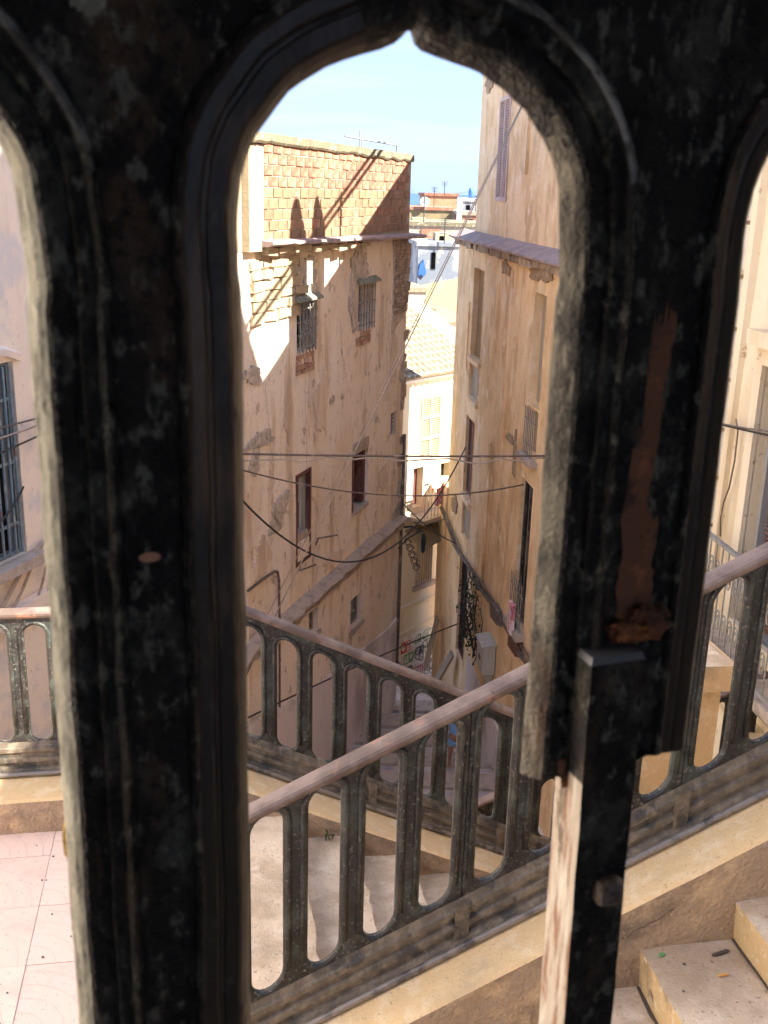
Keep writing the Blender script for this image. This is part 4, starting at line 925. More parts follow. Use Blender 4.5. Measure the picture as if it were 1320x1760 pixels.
    m = MB(); m.sweep(prof, path); m.build('base_moulding', [ironbase], root)
    m = MB()
    for sg in (-1, 1): m.tube([f(sg * .058, -.930) for f in path], .014, 8)
    m.build('worn_bead', [mat('polished_worn_iron', (.26, .22, .18), [((.09, .08, .07), 10, .5, .6)], .38, ((60, .3),), metal=.3) if 'polished_worn_iron' not in MATS else MATS['polished_worn_iron']], root, smooth=True)
    return root
balustrade('near cast iron balustrade rising to the right along the yellow stone kerb', .0, 4.0, TN, SN, 2.995, .168, -.052, -.745, phase=0)
balustrade('far cast iron balustrade falling to the right towards the alley', .121, 3.4, TF, -SF, 5.288, .415, -.105, -.765, phase=1, pitch=.196, w=.108)
Tl = lambda s: TF(.12)
balustrade('level cast iron balustrade at the back of the pink tiled landing', -3.2, .119, Tl, 0, 5.288, -.90, -.09, -.76, phase=1, pitch=.196)
T3 = lambda s: -4.545 + .43 * (s - 2.0957)
r3 = balustrade('lowest cast iron balustrade rising to the right, glimpsed through the slots of the other two', .3, 4.6, T3, .43, 7.0, 2.22, -.09, -.75, phase=0, pitch=.196)
st3 = thing('stone_staircase', 'lowest stone flight rising to the right beyond the far balustrade', 'staircase', ST(2, 6.3, -6))
for k in range(12):
    s0 = .6 + k * .33; zt = -4.545 + .43 * (s0 - 2.0957) - 1.15
    step_mesh(s0, s0 + .35, 5.45, 6.8, zt, zt - .2, 80 + k).build('step', [stepst, riserst], st3)
g = MB(); block(g, .4, 4.6, -9, -9, -6.3, -4.5, 5.45, 6.8); g.build('core', [riserst], st3)
kerb(st3, .2, 4.7, T3, 6.8, 7.15, 3.6, 'kerb', kerbst, kerbface, 15)
# block of ground on the right, with the stone pier and the upper landing
g = MB(); block(g, 4.25, 8, -9, -9, -1.15, -1.15, -.2, 3.0); g.build('upper_pavement', [stepst], kind='structure')
pr = thing('stone_pier', 'squat weathered stone pier with a projecting cap beyond the near balustrade', 'pier', ST(2.7, 5.6, -4))
a0 = ray0 = None
g = MB(); PS, PD, PT = 2.62, 5.19, -2.43
def pbox(g, h, z0, z1, j=.0):
    g.box(FS, PS - h, PS + h, z0, z1, PD - h, PD + h, j)
pbox(g, .215, -5.2, PT - .20, .006); g.build('shaft', [kerbst], pr)
g = MB(); pbox(g, .265, PT - .198, PT - .04, .006); g.build('cap', [kerbst], pr)
g = MB(); g.hexa([FS(PS + x * .255, z, PD + y * .255) if z < PT - .02 else FS(PS + x * .19, z, PD + y * .19) for z in (PT - .04, PT) for x, y in ((-1, -1), (1, -1), (1, 1), (-1, 1))]); g.build('cap_top', [stepst], pr)
# low parapet behind the pier
pp = MB(); pp.box(FS, 2.6, 5.5, -5.5, -3.0, 5.65, 5.80); pass
# ------------------------------------------------------------------ litter and weeds
def litter(name, lab, cat, s, d, z, m_, l, w, h, rot, group=None):
    g = MB(); t = rot; ca, sa = math.cos(t), math.sin(t)
    n = 8
    if h > w * .8:
        pts = [ST(s + ca * x, d + sa * x, z + h/2) for x in (-l/2, 0, l/2)]; g.tube(pts, w/2, 7)
    else:
        rnd = random.Random(int(s*1000)); v = [(l/2*math.cos(6.283*i/n)*rnd.uniform(.6, 1.1), w/2*math.sin(6.283*i/n)*rnd.uniform(.6, 1.1)) for i in range(n)]
        top = [ST(s + ca*x - sa*y, d + sa*x + ca*y, z + h*rnd.uniform(.5, 1.5)) for x, y in v]; bot = [ST(s + ca*x - sa*y, d + sa*x + ca*y, z) for x, y in v]
        g.poly(top)
        for i in range(n): g.quad(top[i], top[(i+1) % n], bot[(i+1) % n], bot[i])
    o = g.build(name, m_); tag(o, lab, cat, group); return o
zt3 = lambda s: -3.205 + math.floor((s + .22) / STEP_T) * STEP_R
litter('cigarette_butt', 'orange cigarette end on the tread beside the near kerb', 'cigarette butt', 1.62, 2.60, zt3(1.62) + .002, orange_m if False else mat('cork_paper', (.68, .36, .10), [], .8, ()), .035, .009, .009, .1)
litter('cigarette_butt', 'orange cigarette end at the bottom right corner, one tread up', 'cigarette butt', 1.80, 2.28, zt3(1.80) + .002, MATS['cork_paper'], .035, .009, .009, -.7)
litter('wrapper', 'small crumpled green wrapper on the tread against the kerb', 'litter', 1.46, 2.72, zt3(1.46) + .002, gr_green, .035, .02, .0025, .3)
litter('wrapper', 'small pink scrap at the foot of the step beside the iron bar', 'litter', 1.33, 2.52, zt3(1.33) + .002, pink_m, .022, .016, .008, .3)
litter('dead_leaf', 'shrivelled brown leaf on the wide tread', 'leaf', 1.63, 2.25, zt3(1.63) + .002, dirt, .035, .012, .004, .8)
litter('dead_leaf', 'dark shrivelled leaf in the corner where step and kerb meet', 'leaf', 1.66, 2.70, zt3(1.66) + .002, dirt, .08, .02, .006, .2)
litter('bottle_cap', 'flattened round bottle cap on the landing behind the near balustrade', 'bottle cap', .08, 3.5, FLOOR + .005, steel, .035, .035, .006, 0)
litter('dead_leaf', 'curled straw on the landing behind the near balustrade', 'leaf', .12, 4.3, FLOOR + .003, cable_w, .09, .012, .008, .9)
rnd = random.Random(77); g = MB()
for i in range(260):      # dirt specks on treads and landing
    if i % 2: s = rnd.uniform(.2, 2.3); d = rnd.uniform(1.5, 2.74); z = zt3(s) + .001
    else: s = rnd.uniform(-3, .42); d = rnd.uniform(3.15, 4.9); z = FLOOR + .002
    r = rnd.uniform(.002, .006); c = ST(s, d, z)
    g.hexa([c + Vector((x*r, y*r, zz)) for zz in (0, r) for x, y in ((-1, -.6), (1, -.8), (.8, 1), (-1, .7))])
g.build('grit', [cable_b], kind='stuff')
def weed(s, d, z, lab, seed, n=14, h=.10):
    rnd = random.Random(seed); g = MB()
    for i in range(n):
        t = rnd.uniform(0, 6.28); l = h * rnd.uniform(.5, 1.1); w = .006; b = ST(s + rnd.uniform(-.05, .05), d + rnd.uniform(-.02, .02), z)
        tip = b + Vector((math.cos(t) * l * .7, math.sin(t) * l * .7, l)); mid = (b + tip) / 2 + UP * .015; sd_ = Vector((-math.sin(t), math.cos(t), 0)) * w
        g.poly([b - sd_ * .5, mid - sd_, tip, mid + sd_, b + sd_ * .5])
    o = g.build('weed', mat('weed_green', (.06, .10, .03), [], .8, ()) if 'weed_green' not in MATS else MATS['weed_green']); tag(o, lab, 'weed')
weed(.12, 5.0, FLOOR, 'tuft of green weed where the landing meets the far kerb', 1)
weed(.62, 4.98, FLOOR - .15, 'thin weed in the joint of the far kerb, first step down', 2, 8, .06)

# ================================================================== PERSON in the alley
gz = -9.86
px0 = Vector((1.386, 16.80, gz))
pe = thing('person', 'child in a light blue top and shorts walking down the alley', 'person', px0)
def skin_obj(name, chain, edges, rad, m_, parent, sub=2):
    me = bpy.data.meshes.new(name); me.from_pydata(chain, edges, []); me.materials.append(m_)
    o = bpy.data.objects.new(name, me); col.objects.link(o); o.parent = parent; ORG[o.name] = ORG[parent.name]
    sk = o.modifiers.new('skin', 'SKIN'); sk.use_smooth_shade = True
    for i, r in enumerate(rad):
        v = me.skin_vertices[0].data[i]; v.radius = (r, r) if not isinstance(r, tuple) else r; v.use_root = (i == 0)
    o.modifiers.new('sub', 'SUBSURF').levels = sub; o.modifiers[-1].render_levels = sub
    return o
Pv = [(0, 0, .60), (0, 0, .78), (0, 0, .94), (0, .005, 1.0), (0, .0, 1.07), (0, -.0, 1.17),
      (-.07, 0, .57), (-.08, -.05, .32), (-.085, .03, .06), (-.085, -.07, .02),
      (.07, 0, .57), (.08, .06, .32), (.09, .10, .07), (.09, .0, .02),
      (-.13, 0, .93), (-.19, .04, .74), (-.17, -.06, .58), (-.17, -.08, .51),
      (.13, 0, .93), (.20, .02, .74), (.19, -.10, .60), (.19, -.13, .54)]
Ev = [(0, 1), (1, 2), (2, 3), (3, 4), (4, 5), (0, 6), (6, 7), (7, 8), (8, 9), (0, 10), (10, 11), (11, 12), (12, 13), (2, 14), (14, 15), (15, 16), (16, 17), (2, 18), (18, 19), (19, 20), (20, 21)]
rd = [(.10, .075), (.09, .07), (.085, .06), .035, .075, .07, .065, .045, .028, .026, .065, .045, .028, .026, .04, .03, .023, .026, .04, .03, .023, .026]
bd = skin_obj('body', Pv, Ev, rd, skin_m, pe)
sh = skin_obj('shirt', [(0, 0, .58), (0, 0, .78), (0, 0, .92), (-.14, 0, .925), (-.18, .03, .80), (.14, 0, .925), (.18, .015, .80)], [(0, 1), (1, 2), (2, 3), (3, 4), (2, 5), (5, 6)], [(.125, .10), (.115, .09), (.10, .078), .058, .05, .058, .05], shirt_m, pe)
sh2 = skin_obj('shorts', [(0, 0, .60), (-.075, -.005, .52), (-.085, -.04, .38), (.075, .005, .52), (.085, .045, .38)], [(0, 1), (1, 2), (0, 3), (3, 4)], [(.122, .095), .088, .075, .088, .075], shirt_m, pe)
hr = skin_obj('hair', [(0, .02, 1.12), (0, .015, 1.20)], [(0, 1)], [.083, .070], hair_m, pe)

# ================================================================== WALL FITTINGS
mtb = thing('meter_box', 'grey plastic meter box on the ochre wall beside the climbing plant', 'meter box', FR(-5.3, -8.1, .1))
g = MB(); g.box(FR, -5.85, -5.30, -8.25, -7.70, .02, .24, .0); g.build('cabinet', grey_box, mtb)
g = MB(); g.hexa([FR(-5.88, -7.69, .0), FR(-5.27, -7.69, .0), FR(-5.27, -7.72, .28), FR(-5.88, -7.72, .28), FR(-5.88, -7.65, .0), FR(-5.27, -7.65, .0), FR(-5.27, -7.69, .28), FR(-5.88, -7.69, .28)]); g.build('lid', grey_box, mtb)
g = MB(); g.box(FR, -5.65, -5.5, -8.05, -7.97, .243, .255); g.build('latch', cable_b, mtb)
g = MB(); g.box(FR, -5.7, -5.45, -8.6, -8.26, .02, .12); g.build('bracket', grey_box, mtb)
def plant(name, lab, F, s0, s1, z0, z1, o, n, seed, nst=9):
    root = thing(name, lab, 'plant', F((s0+s1)/2, z0)); rnd = random.Random(seed)
    g = MB()
    for i in range(nst):
        s = rnd.uniform(s0, s1); pts = [F(s + .18*math.sin(k*.9 + i), z0 + (z1-z0)*k/8*rnd.uniform(.7, 1), .05 + .12*math.sin(k*.5+i)**2) for k in range(9)]; g.tube(pts, [.018*(1-k/10) for k in range(9)], 5)
    g.build('stems', cable_d, root)
    g = MB()
    for i in range(n):
        c = F(rnd.gauss((s0+s1)/2, (s1-s0)/4), z0 + (z1-z0)*rnd.random()**1.3, rnd.uniform(.03, o)); a = Vector((rnd.gauss(0, 1), rnd.gauss(0, 1), rnd.gauss(0, 1))).normalized(); b = a.cross(Vector((.3, .5, .8))).normalized(); l = rnd.uniform(.025, .05)
        g.poly([c - a*l, c + b*l*.6, c + a*l, c - b*l*.6])
    g.build('leaves', leaf_m, root)['kind'] = 'stuff'
plant('climbing_plant', 'dark straggly plant with hanging wires on the ochre wall next to the meter box', FR, -4.9, -3.4, -8.5, -7.0, .35, 420, 5)
# tangled wires by the plant
rnd = random.Random(6); g = MB()
for k in range(9):
    s = rnd.uniform(-4.8, -3.2); z = rnd.uniform(-8.4, -7.4); r = rnd.uniform(.15, .35)
    g.tube([FR(s + r*math.cos(t)*(1+.2*math.sin(3*t)), z + r*.9*math.sin(t), .08 + .03*k) for t in [j*.35 for j in range(14)]], .009, 4)
ob = g.build('wire_tangle', cable_d); tag(ob, 'tangle of loose black wires hanging on the ochre wall', 'wires')
# lantern bracket on the corner of the left house
lm = thing('wall_lantern', 'black scrolled iron lamp bracket at the corner of the plastered house', 'lamp', FL(.05, -6.9, .3))
g = MB(); g.tube([FL(-.05, -6.55, .0), FL(0, -6.5, .25), FL(.05, -6.6, .5)], .022, 6); g.tube([FL(-.05, -7.0, .0), FL(0, -6.75, .2), FL(.05, -6.6, .42)], .016, 6)
for j in range(5): g.tube([FL(.02, -6.85 - .13*j + .09*math.sin(t)*(1-t/16), .18 + (.05*j) + .09*math.cos(t)*(1-t/16)) for t in [i*.6 for i in range(18)]], .010, 5)
g.build('bracket', cable_d, lm)
g = MB(); g.tube([FL(.05, -6.62, .5), FL(.05, -6.7, .5), FL(.05, -6.78, .5), FL(.05, -7.02, .5), FL(.05, -7.06, .5)], [.012, .055, .065, .04, .012], 8); g.build('lamp_shade', cable_d, lm)
# cable bundle running down the ochre wall
pts = [(.45, -7.05), (-.9, -7.2), (-1.8, -7.28), (-3.5, -7.2), (-5.29, -7.04), (-6.19, -7.0), (-7.41, -6.97), (-9, -6.9)]
root = thing('cable_bundle', 'thick sagging bundle of grey cables along the ochre wall', 'cable', FR(-4, -7.1))
rnd = random.Random(15)
for k in range(6):
    g = MB(); P_ = []
    for (a, b), (c, d) in zip(pts, pts[1:]):
        for j in range(4): t = j/4; s = a+(c-a)*t; P_.append(FR(s, b+(d-b)*t + .05*math.sin(s*2+k) + .02*k, .06 + .03*math.sin(s*3+k*2)))
    g.tube(P_, .022 if k < 3 else .012, 6); g.build('strand', cable_b, root)
g = MB(); g.box(FR, -6.2, -5.7, -7.15, -6.9, .02, .12, .02); g.build('splice', cable_b, root)
# boards leaning at the foot of the ochre house
for k, (s, z0, z1, tilt, lb) in enumerate([(-.5, -10.6, -9.55, .4, 'wide pointed grey board leaning at the foot of the ochre house'), (-1.6, -10.6, -9.5, -.6, 'narrow grey board leaning the other way at the foot of the ochre house')]):
    g = MB(); g.hexa([FR(s + x, z, o) if z < z1 - .01 else FR(s + tilt + x, z, o - .3) for z in (z0, z1) for x, o in ((-.16, .45), (.16, .45), (.16, .40), (-.16, .40))]); ob = g.build('leaning_board', wood); tag(ob, lb, 'board')
# bright clothes on the dark window balcony
g = MB(); g.box(FR, -7.5, -7.25, -6.75, -6.25, .14, .2, .03); ob = g.build('hanging_cloth', pink_m); tag(ob, 'pink cloth hung over the rail of the dark window in the ochre wall', 'cloth')
g = MB(); g.box(FR, -7.62, -7.05, -7.1, -6.8, .02, .1, .03); ob = g.build('hanging_cloth', redwood); tag(ob, 'dark red cloth below the dark window in the ochre wall', 'cloth')
# orange and pink things on the street seen through the level balustrade
# ------------------------------------------------------------------ wires
c = cable
c('overhead_cable', [FL(-7.6, -3.30, .05), FR(-8.6, -3.52, .05)], .016, cable_b, 'straight brown cable crossing level between the two tall houses', sag=.02)
c('overhead_cable', [FL(-7.6, -3.36, .05), FR(-8.6, -3.57, .05)], .012, cable_w, 'pale cable running just under the straight brown one', sag=.03, wig=.08)
c('overhead_cable', [FL(-7.5, -3.50, .05), FR(-7.2, -4.33, .05)], .012, cable_b, 'thin brown cable sagging below the straight one', sag=.28)
c('overhead_cable', [FL(-7.3, -3.95, .05), FR(-2.06, -4.97, .03)], .015, cable_d, 'dark cable hanging in a deep curve from the left house to the brown shutter', sag=1.62)
c('overhead_cable', [FL(-7.4, -6.80, .05), FR(-5.45, 1.3, .05)], .010, cable_w, 'long pale cable slanting up from the left house to the top of the ochre house', n=4)
c('overhead_cable', [FL(-6.6, -6.10, .05), FR(-5.40, 1.32, .05)], .007, cable_w, 'thinner pale cable running beside the long slanting one', n=4, sag=.05)
c('overhead_cable', [FL(-7.1, -7.33, .06), FR(-2.23, -8.8, .05)], .014, cable_d, 'dark cable crossing low over the street towards the doorway', sag=-.05)
c('overhead_cable', [FL(-.1, -6.0, .08), FR(-1.6, -7.2, .05)], .012, cable_d, 'short dark cable from the lamp corner to the ochre house', sag=.1)
c('overhead_cable', [FL(0, -6.4, .3), FH(1.5, -7.3, .4)], .012, cable_d, 'short cable from the lamp bracket to the balcony of the white house', sag=.15)
for k, (z0, z1, sg) in enumerate([(-2.05, -2.12, .0), (-2.15, -2.13, .04), (-2.22, -2.15, .0), (-2.4, -2.2, .02)]):
    c('overhead_cable', [FN(-3.6, z0, .1), FN(-.6, z1, .08)], .009, [cable_b, cable_w, cable_b, cable_d][k], ['topmost', 'second', 'third', 'lowest'][k] + ' of the thin cables crossing the blue barred window', group='cables across the blue barred window', sag=sg)
c('overhead_cable', [FN(-2.6, -2.75, .10), FN(-1.62, -2.7, .06)], .010, cable_d, 'dark loop of cable hanging across the lower half of the blue barred window', group='cables across the blue barred window', sag=.22)
c('overhead_cable', [FC(.3, -1.86, .30), FC(-1.6, -1.70, .12)], .010, cable_d, 'dark cable crossing the quoined pilaster', group='cables on the cream building', sag=.02)
c('overhead_cable', [FC(.3, -1.84, .30), FC(-1.6, -1.66, .14)], .008, cable_b, 'twin of the dark cable crossing the quoined pilaster, a little higher', group='cables on the cream building', sag=.04)
o = c('overhead_cable', [FC(-.66 + a, b, .06) for a, b in ((.0, -1.76), (-.06, -1.85), (-.07, -2.1), (-.03, -2.35), (.04, -2.5), (.06, -2.65), (.02, -2.8))], .007, cable_b, 'thin wire hanging down the cream wall from the crossing cables', group='cables on the cream building')

# ================================================================== IRON GRILLE IN FRONT OF THE CAMERA
tg = R(20); ag = Vector((math.cos(tg), math.sin(tg), 0)); ng = Vector((-math.sin(tg), math.cos(tg), 0))
GB = .400                                   # distance of the back edge; smaller = nearer the camera
def GP(s, z, back=0.0): return ag * (s / 1000) + ng * (GB + back / 1000) + UP * (z / 1000)
gate = thing('iron_gate', 'old black cast iron gate with pointed arched openings, close in front of the viewer', 'gate', GP(150, -1400))
ZB = -1250.0
LT = [(149.2, 56.5), (147.0, 54.2), (144.3, 51.9), (138.7, 49.5), (131.9, 47.5), (124.7, 44.9), (118.1, 42.3), (112.6, 39.2), (108.2, 36.6), (103.8, 33.4), (99.5, 28.2), (96.2, 23.5), (91.8, 17.9), (88.5, 10.8), (86.2, 3.0), (84.8, -7.3), (84.4, -17.7), (84.9, -30.9)]
RT = [(150.2, 56.5), (152.0, 52.4), (154.8, 50.4), (162.0, 48.2), (171.3, 45.9), (179.2, 43.9), (183.7, 41.8), (190.2, 38.4), (194.1, 35.4), (199.5, 31.4), (203.7, 26.2), (208.0, 20.9), (211.0, 16.2), (214.7, 9.6), (217.2, 2.9), (218.5, -10.4), (219.6, -22), (220.4, -36)]
def dens(pts, st=7):
    out = []
    for a, b in zip(pts, pts[1:]):
        n = max(1, int(math.dist(a, b) / st)); out += [(a[0]+(b[0]-a[0])*i/n, a[1]+(b[1]-a[1])*i/n) for i in range(n)]
    return out + [pts[-1]]
def en(p, cx):            # outward (into the metal) direction from the arch
    x = (p[0]-cx) / 67**2; y = (p[1]+30) / 84**2
    if p[1] < -30: return (1 if p[0] > cx else -1, 0)
    l = math.hypot(x, y); return (x/l, y/l)
def side_n(sx): return lambda p: (sx, 0)
def arch(dx, cx=152.0):   # arch from left foot over to right foot, with normals
    pts = LT[::-1] + RT; pts = dens(pts, 4)
    return [((x + dx, y), en((x, y), cx)) for x, y in pts]
def closed_slot(dx):
    A = arch(dx); left = (85.6 + dx); right = 219.4 + dx
    dn = [((right, z), (1, 0)) for z in [-36 - 8*i for i in range(1, 148)]]
    bt = []
    for i in range(1, 16):
        t = math.pi * i / 16; bt.append(((152.5 + dx + 67*math.cos(t), -1222 - 0 + 0*math.sin(t) - 25*math.sin(t)), (math.cos(t), -math.sin(t))))
    up = [((left, z), (-1, 0)) for z in [-1212 + 8*i for i in range(0, 148)]]
    return A + dn + bt + up
MBOT = -266.0
def joined_slot(dx2):
    """centre opening and the one to the right, which meet below the broken mullion"""
    A1 = arch(0); A2 = arch(dx2); l2 = 85.6 + dx2; r2 = 219.4 + dx2
    out = list(A1)
    out += [((219.4, z), (1, 0)) for z in [-42 - 8*i for i in range(0, 28)] if z > MBOT + 4]
    out += [((219.2, MBOT - 1), (1, .2)), ((224, MBOT + 0), (.85, .2)), ((240, MBOT + 1), (.3, .2)), ((262, MBOT - 2), (0, .2)), ((285, MBOT + 3), (-.3, .2)), ((l2 - 5, MBOT + 2), (-.85, .2)), ((l2, MBOT + 2), (-1, .2))]
    out += [((l2, z), (-1, 0)) for z in [MBOT + 8 + 8*i for i in range(0, 28)] if z < -34]
    out += A2
    out += [((r2, z), (1, 0)) for z in [-36 - 8*i for i in range(1, 148)]]
    out += [((r2, -1232), (1, -1)), ((152, -1232), (0, -1)), ((85.6, -1232), (-1, -1))]
    out += [((85.6, z), (-1, 0)) for z in [-1222 + 8*i for i in range(0, 149)]]
    return out
PITCH_L, PITCH_R = -211.0, 224.0
outl = [closed_slot(PITCH_L * 2), closed_slot(PITCH_L), joined_slot(PITCH_R), closed_slot(PITCH_R * 2)]
# (offset outward, depth: + = away from the viewer), from the back face round to the front face
PROF = [(9, 1.5), (2, .6), (0, -.6), (.4, -2.4), (3.2, -8.5), (5.8, -11.5), (7.6, -12.6), (13.4, -13.2), (14.2, -12.2), (15.6, -11.8), (16.4, -13.8), (17.5, -15.0), (22.3, -15.2), (23.4, -17.6), (25.0, -18.4), (26.8, -17.6), (27.8, -14.6), (29.5, -13.6)]
gm = MB(); rings_front = []; rings_back = []
for oi, O_ in enumerate(outl):
    n = len(O_); b0 = len(gm.v); K = len(PROF)
    for i, ((x, y), (nx, ny)) in enumerate(O_):
        for k, (o, dp) in enumerate(PROF):
            v3 = Vector((x * .12, y * .12, oi)); w = 0.35 * noise.noise(v3 + Vector((0, 0, k * .3))) + .7 * noise.noise(v3 * .23)
            w2 = .35 * noise.noise(v3 * 1.3 + Vector((5, 0, k)))
            if k == 0 or k == K-1: w = w2 = 0
            gm.v.append(GP(x + nx * (o + w), y + ny * (o + w), dp + w2))
    for i in range(n):
        j = (i+1) % n
        (x, y), (nx, ny) = O_[i]
        for k in range(K-1):
            gm.f.append((b0+i*K+k, b0+j*K+k, b0+j*K+k+1, b0+i*K+k+1))
            # worn edges facing the landing get light painted in; ridges get painted highlights
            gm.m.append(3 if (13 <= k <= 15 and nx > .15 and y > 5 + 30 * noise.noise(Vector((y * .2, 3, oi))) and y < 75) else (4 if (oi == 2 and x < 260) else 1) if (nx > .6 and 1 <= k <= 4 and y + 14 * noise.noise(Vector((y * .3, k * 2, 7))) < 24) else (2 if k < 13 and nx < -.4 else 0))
    rings_front.append([(x + nx * PROF[-1][0], y + ny * PROF[-1][0]) for (x, y), (nx, ny) in O_]); rings_back.append([(x + nx * PROF[0][0], y + ny * PROF[0][0]) for (x, y), (nx, ny) in O_])
def plate(loops, outer, dp):
    L_ = [[Vector((x, y, 0)) for x, y in outer]] + [[Vector((x, y, 0)) for x, y in l] for l in loops]
    t = tessellate_polygon(L_); b = len(gm.v); gm.v += [GP(q.x, q.y, dp) for l in L_ for q in l]
    for f in t: gm.f.append(tuple(b+i for i in f)); gm.m.append(0)
outer = [(-420, 260), (760, 260), (760, -1300), (-420, -1300)]
plate(rings_front, outer, PROF[-1][1]); plate(rings_back, outer, PROF[0][1])
for a, b in zip(outer, outer[1:] + outer[:1]): gm.quad(GP(*a, PROF[0][1]), GP(*b, PROF[0][1]), GP(*b, PROF[-1][1]), GP(*a, PROF[-1][1]))
gp = gm.build('panel', [gate_f, gate_lit_edge, gate_brown, mat('rubbed_highlight_ridge', (.24, .235, .22), [((.03, .03, .027), 22, .47, .60, (1, 1, 1), .95), ((.03, .03, .027), 110, .5, .62, (1, 1, 1), .9)], .4, ((200, .8),), dist=.001), gate_mid], gate)  # ridge material holds a painted highlight on rubbed metal
# seam line above the centre arch, screws
g = MB(); g.hexa([GP(x, z, dp) for z in (86, 260) for x, dp in ((149.4, -14.6), (151.0, -14.6), (151.0, -13), (149.4, -13))]); g.build('leaf_seam', [dark], gate)
def stud(x, z, r, h, m_, name='rivet'):
    g = MB(); g.tube([GP(x, z, -13.4), GP(x, z, -13.4 - h*.6), GP(x, z, -13.4 - h)], [r, r, r*.7], 12); return g.build(name, m_, gate, smooth=False)
g = MB(); cx, cz = 46, -136.5
for k in range(3):
    pass
pts = [(cx + 4.2*math.cos(t), cz + 1.9*math.sin(t)*(1 if math.sin(t) < 0 else 1.1)) for t in [6.283*i/14 for i in range(14)]]
g.poly([GP(x, z, -13.9) for x, z in pts]); g.build('bare_metal_spot', [mat('orange_bare_metal', (.42, .20, .11), [], .6, ())], gate)
g = MB(); 
pts = blob(31, 62, 7, 8.5, 16, 5, .5); g.poly([GP(x, z, -13.85) for x, z in pts]); g.build('lichen_spot', [mat('grey_lichen', (.17, .16, .12), [((.24, .23, .18), 300, .5, .6)], .95, ())], gate)
g = MB(); pts = blob(22, 82, 5, 4, 12, 8, .5); g.poly([GP(x, z, -13.85) for x, z in pts]); g.build('lichen_spot', [mat('pale_green_lichen', (.10, .15, .13), [], .95, ())], gate)
for q, (x, z, a, b) in enumerate([(262, -122, 7, 66), (265, -165, 8, 30), (258, -215, 9, 16), (268, -60, 3, 14), (240, -262, 9, 10), (200, -150, 2.2, 40)][:5]):
    g = MB(); pts = blob(x, z, a, b, 30, 20 + q, .35); g.poly([GP(px_, pz_, -13.9 - .1*q) for px_, pz_ in pts]); g.build('rust_stain', [mat('dull_rust_%d' % q if False else 'dull_rust', (.15, .062, .028), [((.05, .026, .016), 60, .5, .6), ((.28, .11, .045), 90, .56, .66)], .8, ((200, .8),), dist=.001) if 'dull_rust' not in MATS else MATS['dull_rust']], gate)
# flaking rust lump over the bar
bm = bmesh.new(); bmesh.ops.create_icosphere(bm, subdivisions=4, radius=1); g = MB()
for v in bm.verts:
    p = v.co; k = 1 + .5 * noise.noise(p * 1.8) + .35 * noise.noise(p * 5) + .18 * noise.noise(p * 13)
    g.v.append(GP(268 + p.x * 15 * k, -188 + p.y * 7.0 * k + 2.5 * p.x, -17 + p.z * 8 * k))
for f in bm.faces: g.f.append(tuple(v.index for v in f.verts)); g.m.append(0)
bm.free(); g.build('rust_crust', [rust], gate)
# the bolt bar: near face at 27 mm towards the viewer, its left flank painted pale as lit
bar = MB(); zs_ = [-201 - 12*i for i in range(0, 98)]
for i, z in enumerate(zs_[:-1]):
    z2 = zs_[i+1]; s0 = lambda z: 236.0 + (-(z + 201)) * .016 + .5*noise.noise(Vector((z*.04, 0, 0))); w_ = 28.0
    A = [(s0(z), -28.0 + .3*noise.noise(Vector((z*.05, 1, 0)))), (s0(z) + w_, -28.0), (s0(z) + w_, -13.0), (s0(z), -13.0)]; B = [(s0(z2), -28.0 + .3*noise.noise(Vector((z2*.05, 1, 0)))), (s0(z2) + w_, -28.0), (s0(z2) + w_, -13.0), (s0(z2), -13.0)]
    for k in range(4):
        j = (k+1) % 4
        bar.slot = 1 if (k == 3 and z < MBOT + 6) else 0
        bar.quad(GP(A[k][0], z, A[k][1]), GP(A[j][0], z, A[j][1]), GP(B[j][0], z2, B[j][1]), GP(B[k][0], z2, B[k][1]))
bar.slot = 2
bar.hexa([GP(x, z, dp) for z, i_ in ((-201.02, 0), (-197.8, 1.2)) for x, dp in ((236 + i_, -28 + i_), (264 - i_, -28 + i_), (264 - i_, -14), (236 + i_, -14))])
bo = bar.build('bolt_bar', [gate_f, gate_side, mat('worn_steel_edge', (.10, .10, .105), [], .35, ())], gate)
# flat strip behind the bar that continues downward, with the same lit tone painted in
g = MB(); zz = [MBOT - 2 - 20*i for i in range(0, 50)]
sb = lambda z: 236.6 + (-(z + 201)) * .016
for z, z2 in zip(zz, zz[1:]):
    w1 = .5*noise.noise(Vector((z*.06, 3, 0))); w2 = .5*noise.noise(Vector((z2*.06, 3, 0)))
    P1 = [(sb(z) + w1, -12.9), (sb(z) + 22, -12.9), (sb(z) + 22, -3), (sb(z) + w1 - .4, -3)]; P2 = [(sb(z2) + w2, -12.9), (sb(z2) + 22, -12.9), (sb(z2) + 22, -3), (sb(z2) + w2 - .4, -3)]
    for k in range(4):
        j = (k+1) % 4; g.quad(GP(P1[k][0], z, P1[k][1]), GP(P1[j][0], z, P1[j][1]), GP(P2[j][0], z2, P2[j][1]), GP(P2[k][0], z2, P2[k][1]))
g.build('backing_strip', [gate_side], gate)
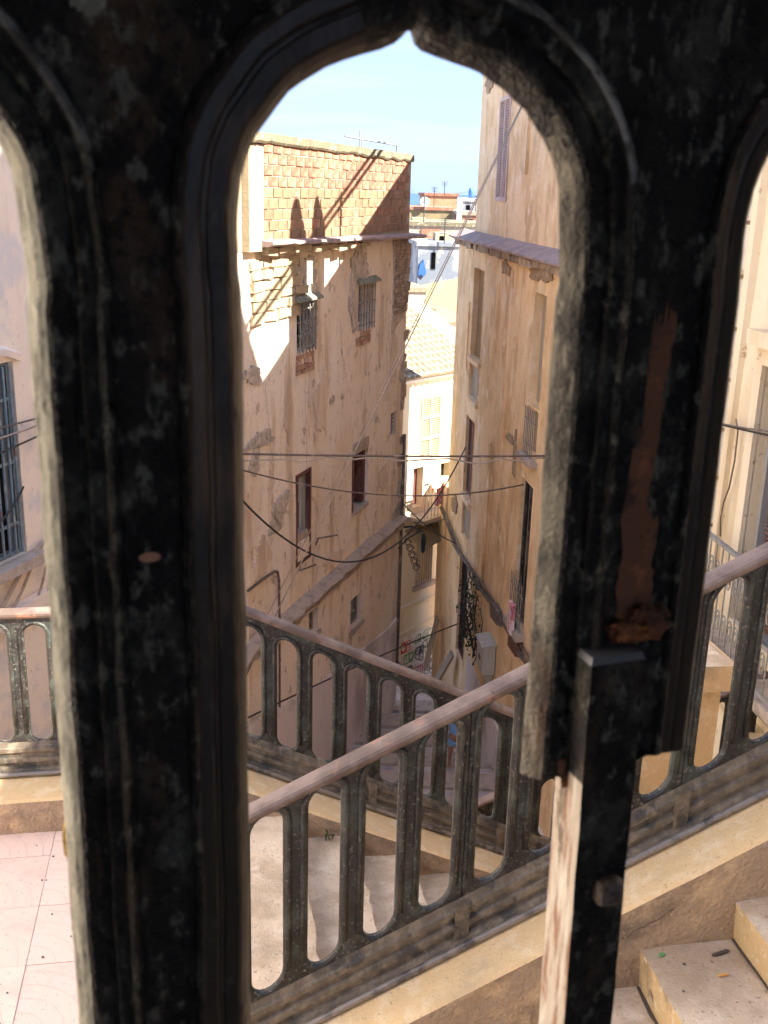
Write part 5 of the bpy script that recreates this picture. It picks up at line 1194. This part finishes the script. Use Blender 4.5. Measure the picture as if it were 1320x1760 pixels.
# square bolt head
g = MB(); cx, cz = 254.5, -320; n = 16
def sq(k, i, r):
    t = 2*math.pi*i/n; c, s_ = math.cos(t), math.sin(t); p = 4.5; rr = r / (abs(c)**p + abs(s_)**p) ** (1/p); return (cx + rr*c, cz + rr*s_)
lay = [(7.0, -28), (7.2, -30), (7.0, -34), (5.8, -36), (3.5, -36.8)]
for (r0, d0), (r1, d1) in zip(lay, lay[1:]):
    for i in range(n):
        a, b, c_, d_ = sq(0, i, r0), sq(0, i+1, r0), sq(0, i+1, r1), sq(0, i, r1); g.quad(GP(*a, d0), GP(*b, d0), GP(*c_, d1), GP(*d_, d1))
g.poly([GP(*sq(0, i, 3.5), -36.8) for i in range(n)]); g.build('bolt_head', [mat('dark_bolt', (.15, .115, .095), [((.07, .05, .04), 160, .5, .6)], .32, ((300, .5),), dist=.001)], gate, smooth=True)
# yellow foam wedged on the left mullion
bm = bmesh.new(); bmesh.ops.create_icosphere(bm, subdivisions=3, radius=1); g = MB()
for v in bm.verts:
    p = v.co; k = 1 + .25 * noise.noise(p * 2.5); g.v.append(GP(10.6 + p.x * 3.2 * k, -266 + p.y * 11.5 * k, 3.5 + p.z * 3.0 * k))
for f in bm.faces: g.f.append(tuple(v.index for v in f.verts)); g.m.append(0)
bm.free(); o = g.build('foam_lump', [yellow_f]); tag(o, 'yellow foam lump stuck to the back edge of the left gate bar', 'foam')

# unseen hall added round the viewer to keep the gate dark; gate closes doorway
hl_ = thing('unseen_entrance_hall', 'unseen dark entrance hall added round the viewer, keeping the iron gate dark', 'building', (0, -.6, -1.4))
def hb_(name, p0, p1, m_=hall):
    g = MB(); (a, z0, b0), (c_, z1, b1) = p0, p1; g.hexa([GP(x, z, y) for z in (z0, z1) for x, y in ((a, b0), (c_, b0), (c_, b1), (a, b1))]); g.build(name, [m_], hl_)
hb_('floor', (-900, -1450, -2400), (1200, -1300.5, 40)); hb_('ceiling', (-900, 700, -2400), (1200, 850, 40))
hb_('side_wall', (-900, -1300, -2400), (-800, 700, 40)); hb_('side_wall', (1100, -1300, -2400), (1200, 700, 40)); hb_('back_wall', (-800, -1300, -2400), (1100, -150, -2300))
hb_('jamb', (-800, -1300, -60), (-420.5, 700, 40)); hb_('jamb', (760.5, -1300, -60), (1100, 700, 40)); hb_('door_head', (-420.5, 260.5, -60), (760.5, 700, 40))
g = MB(); g.hexa([GP(x, z, y) for z in (-7000, -1450.5) for x, y in ((-900, -2400), (1200, -2400), (1200, 40), (-900, 40))]); g.build('foundation_wall', [kerbface], hl_)
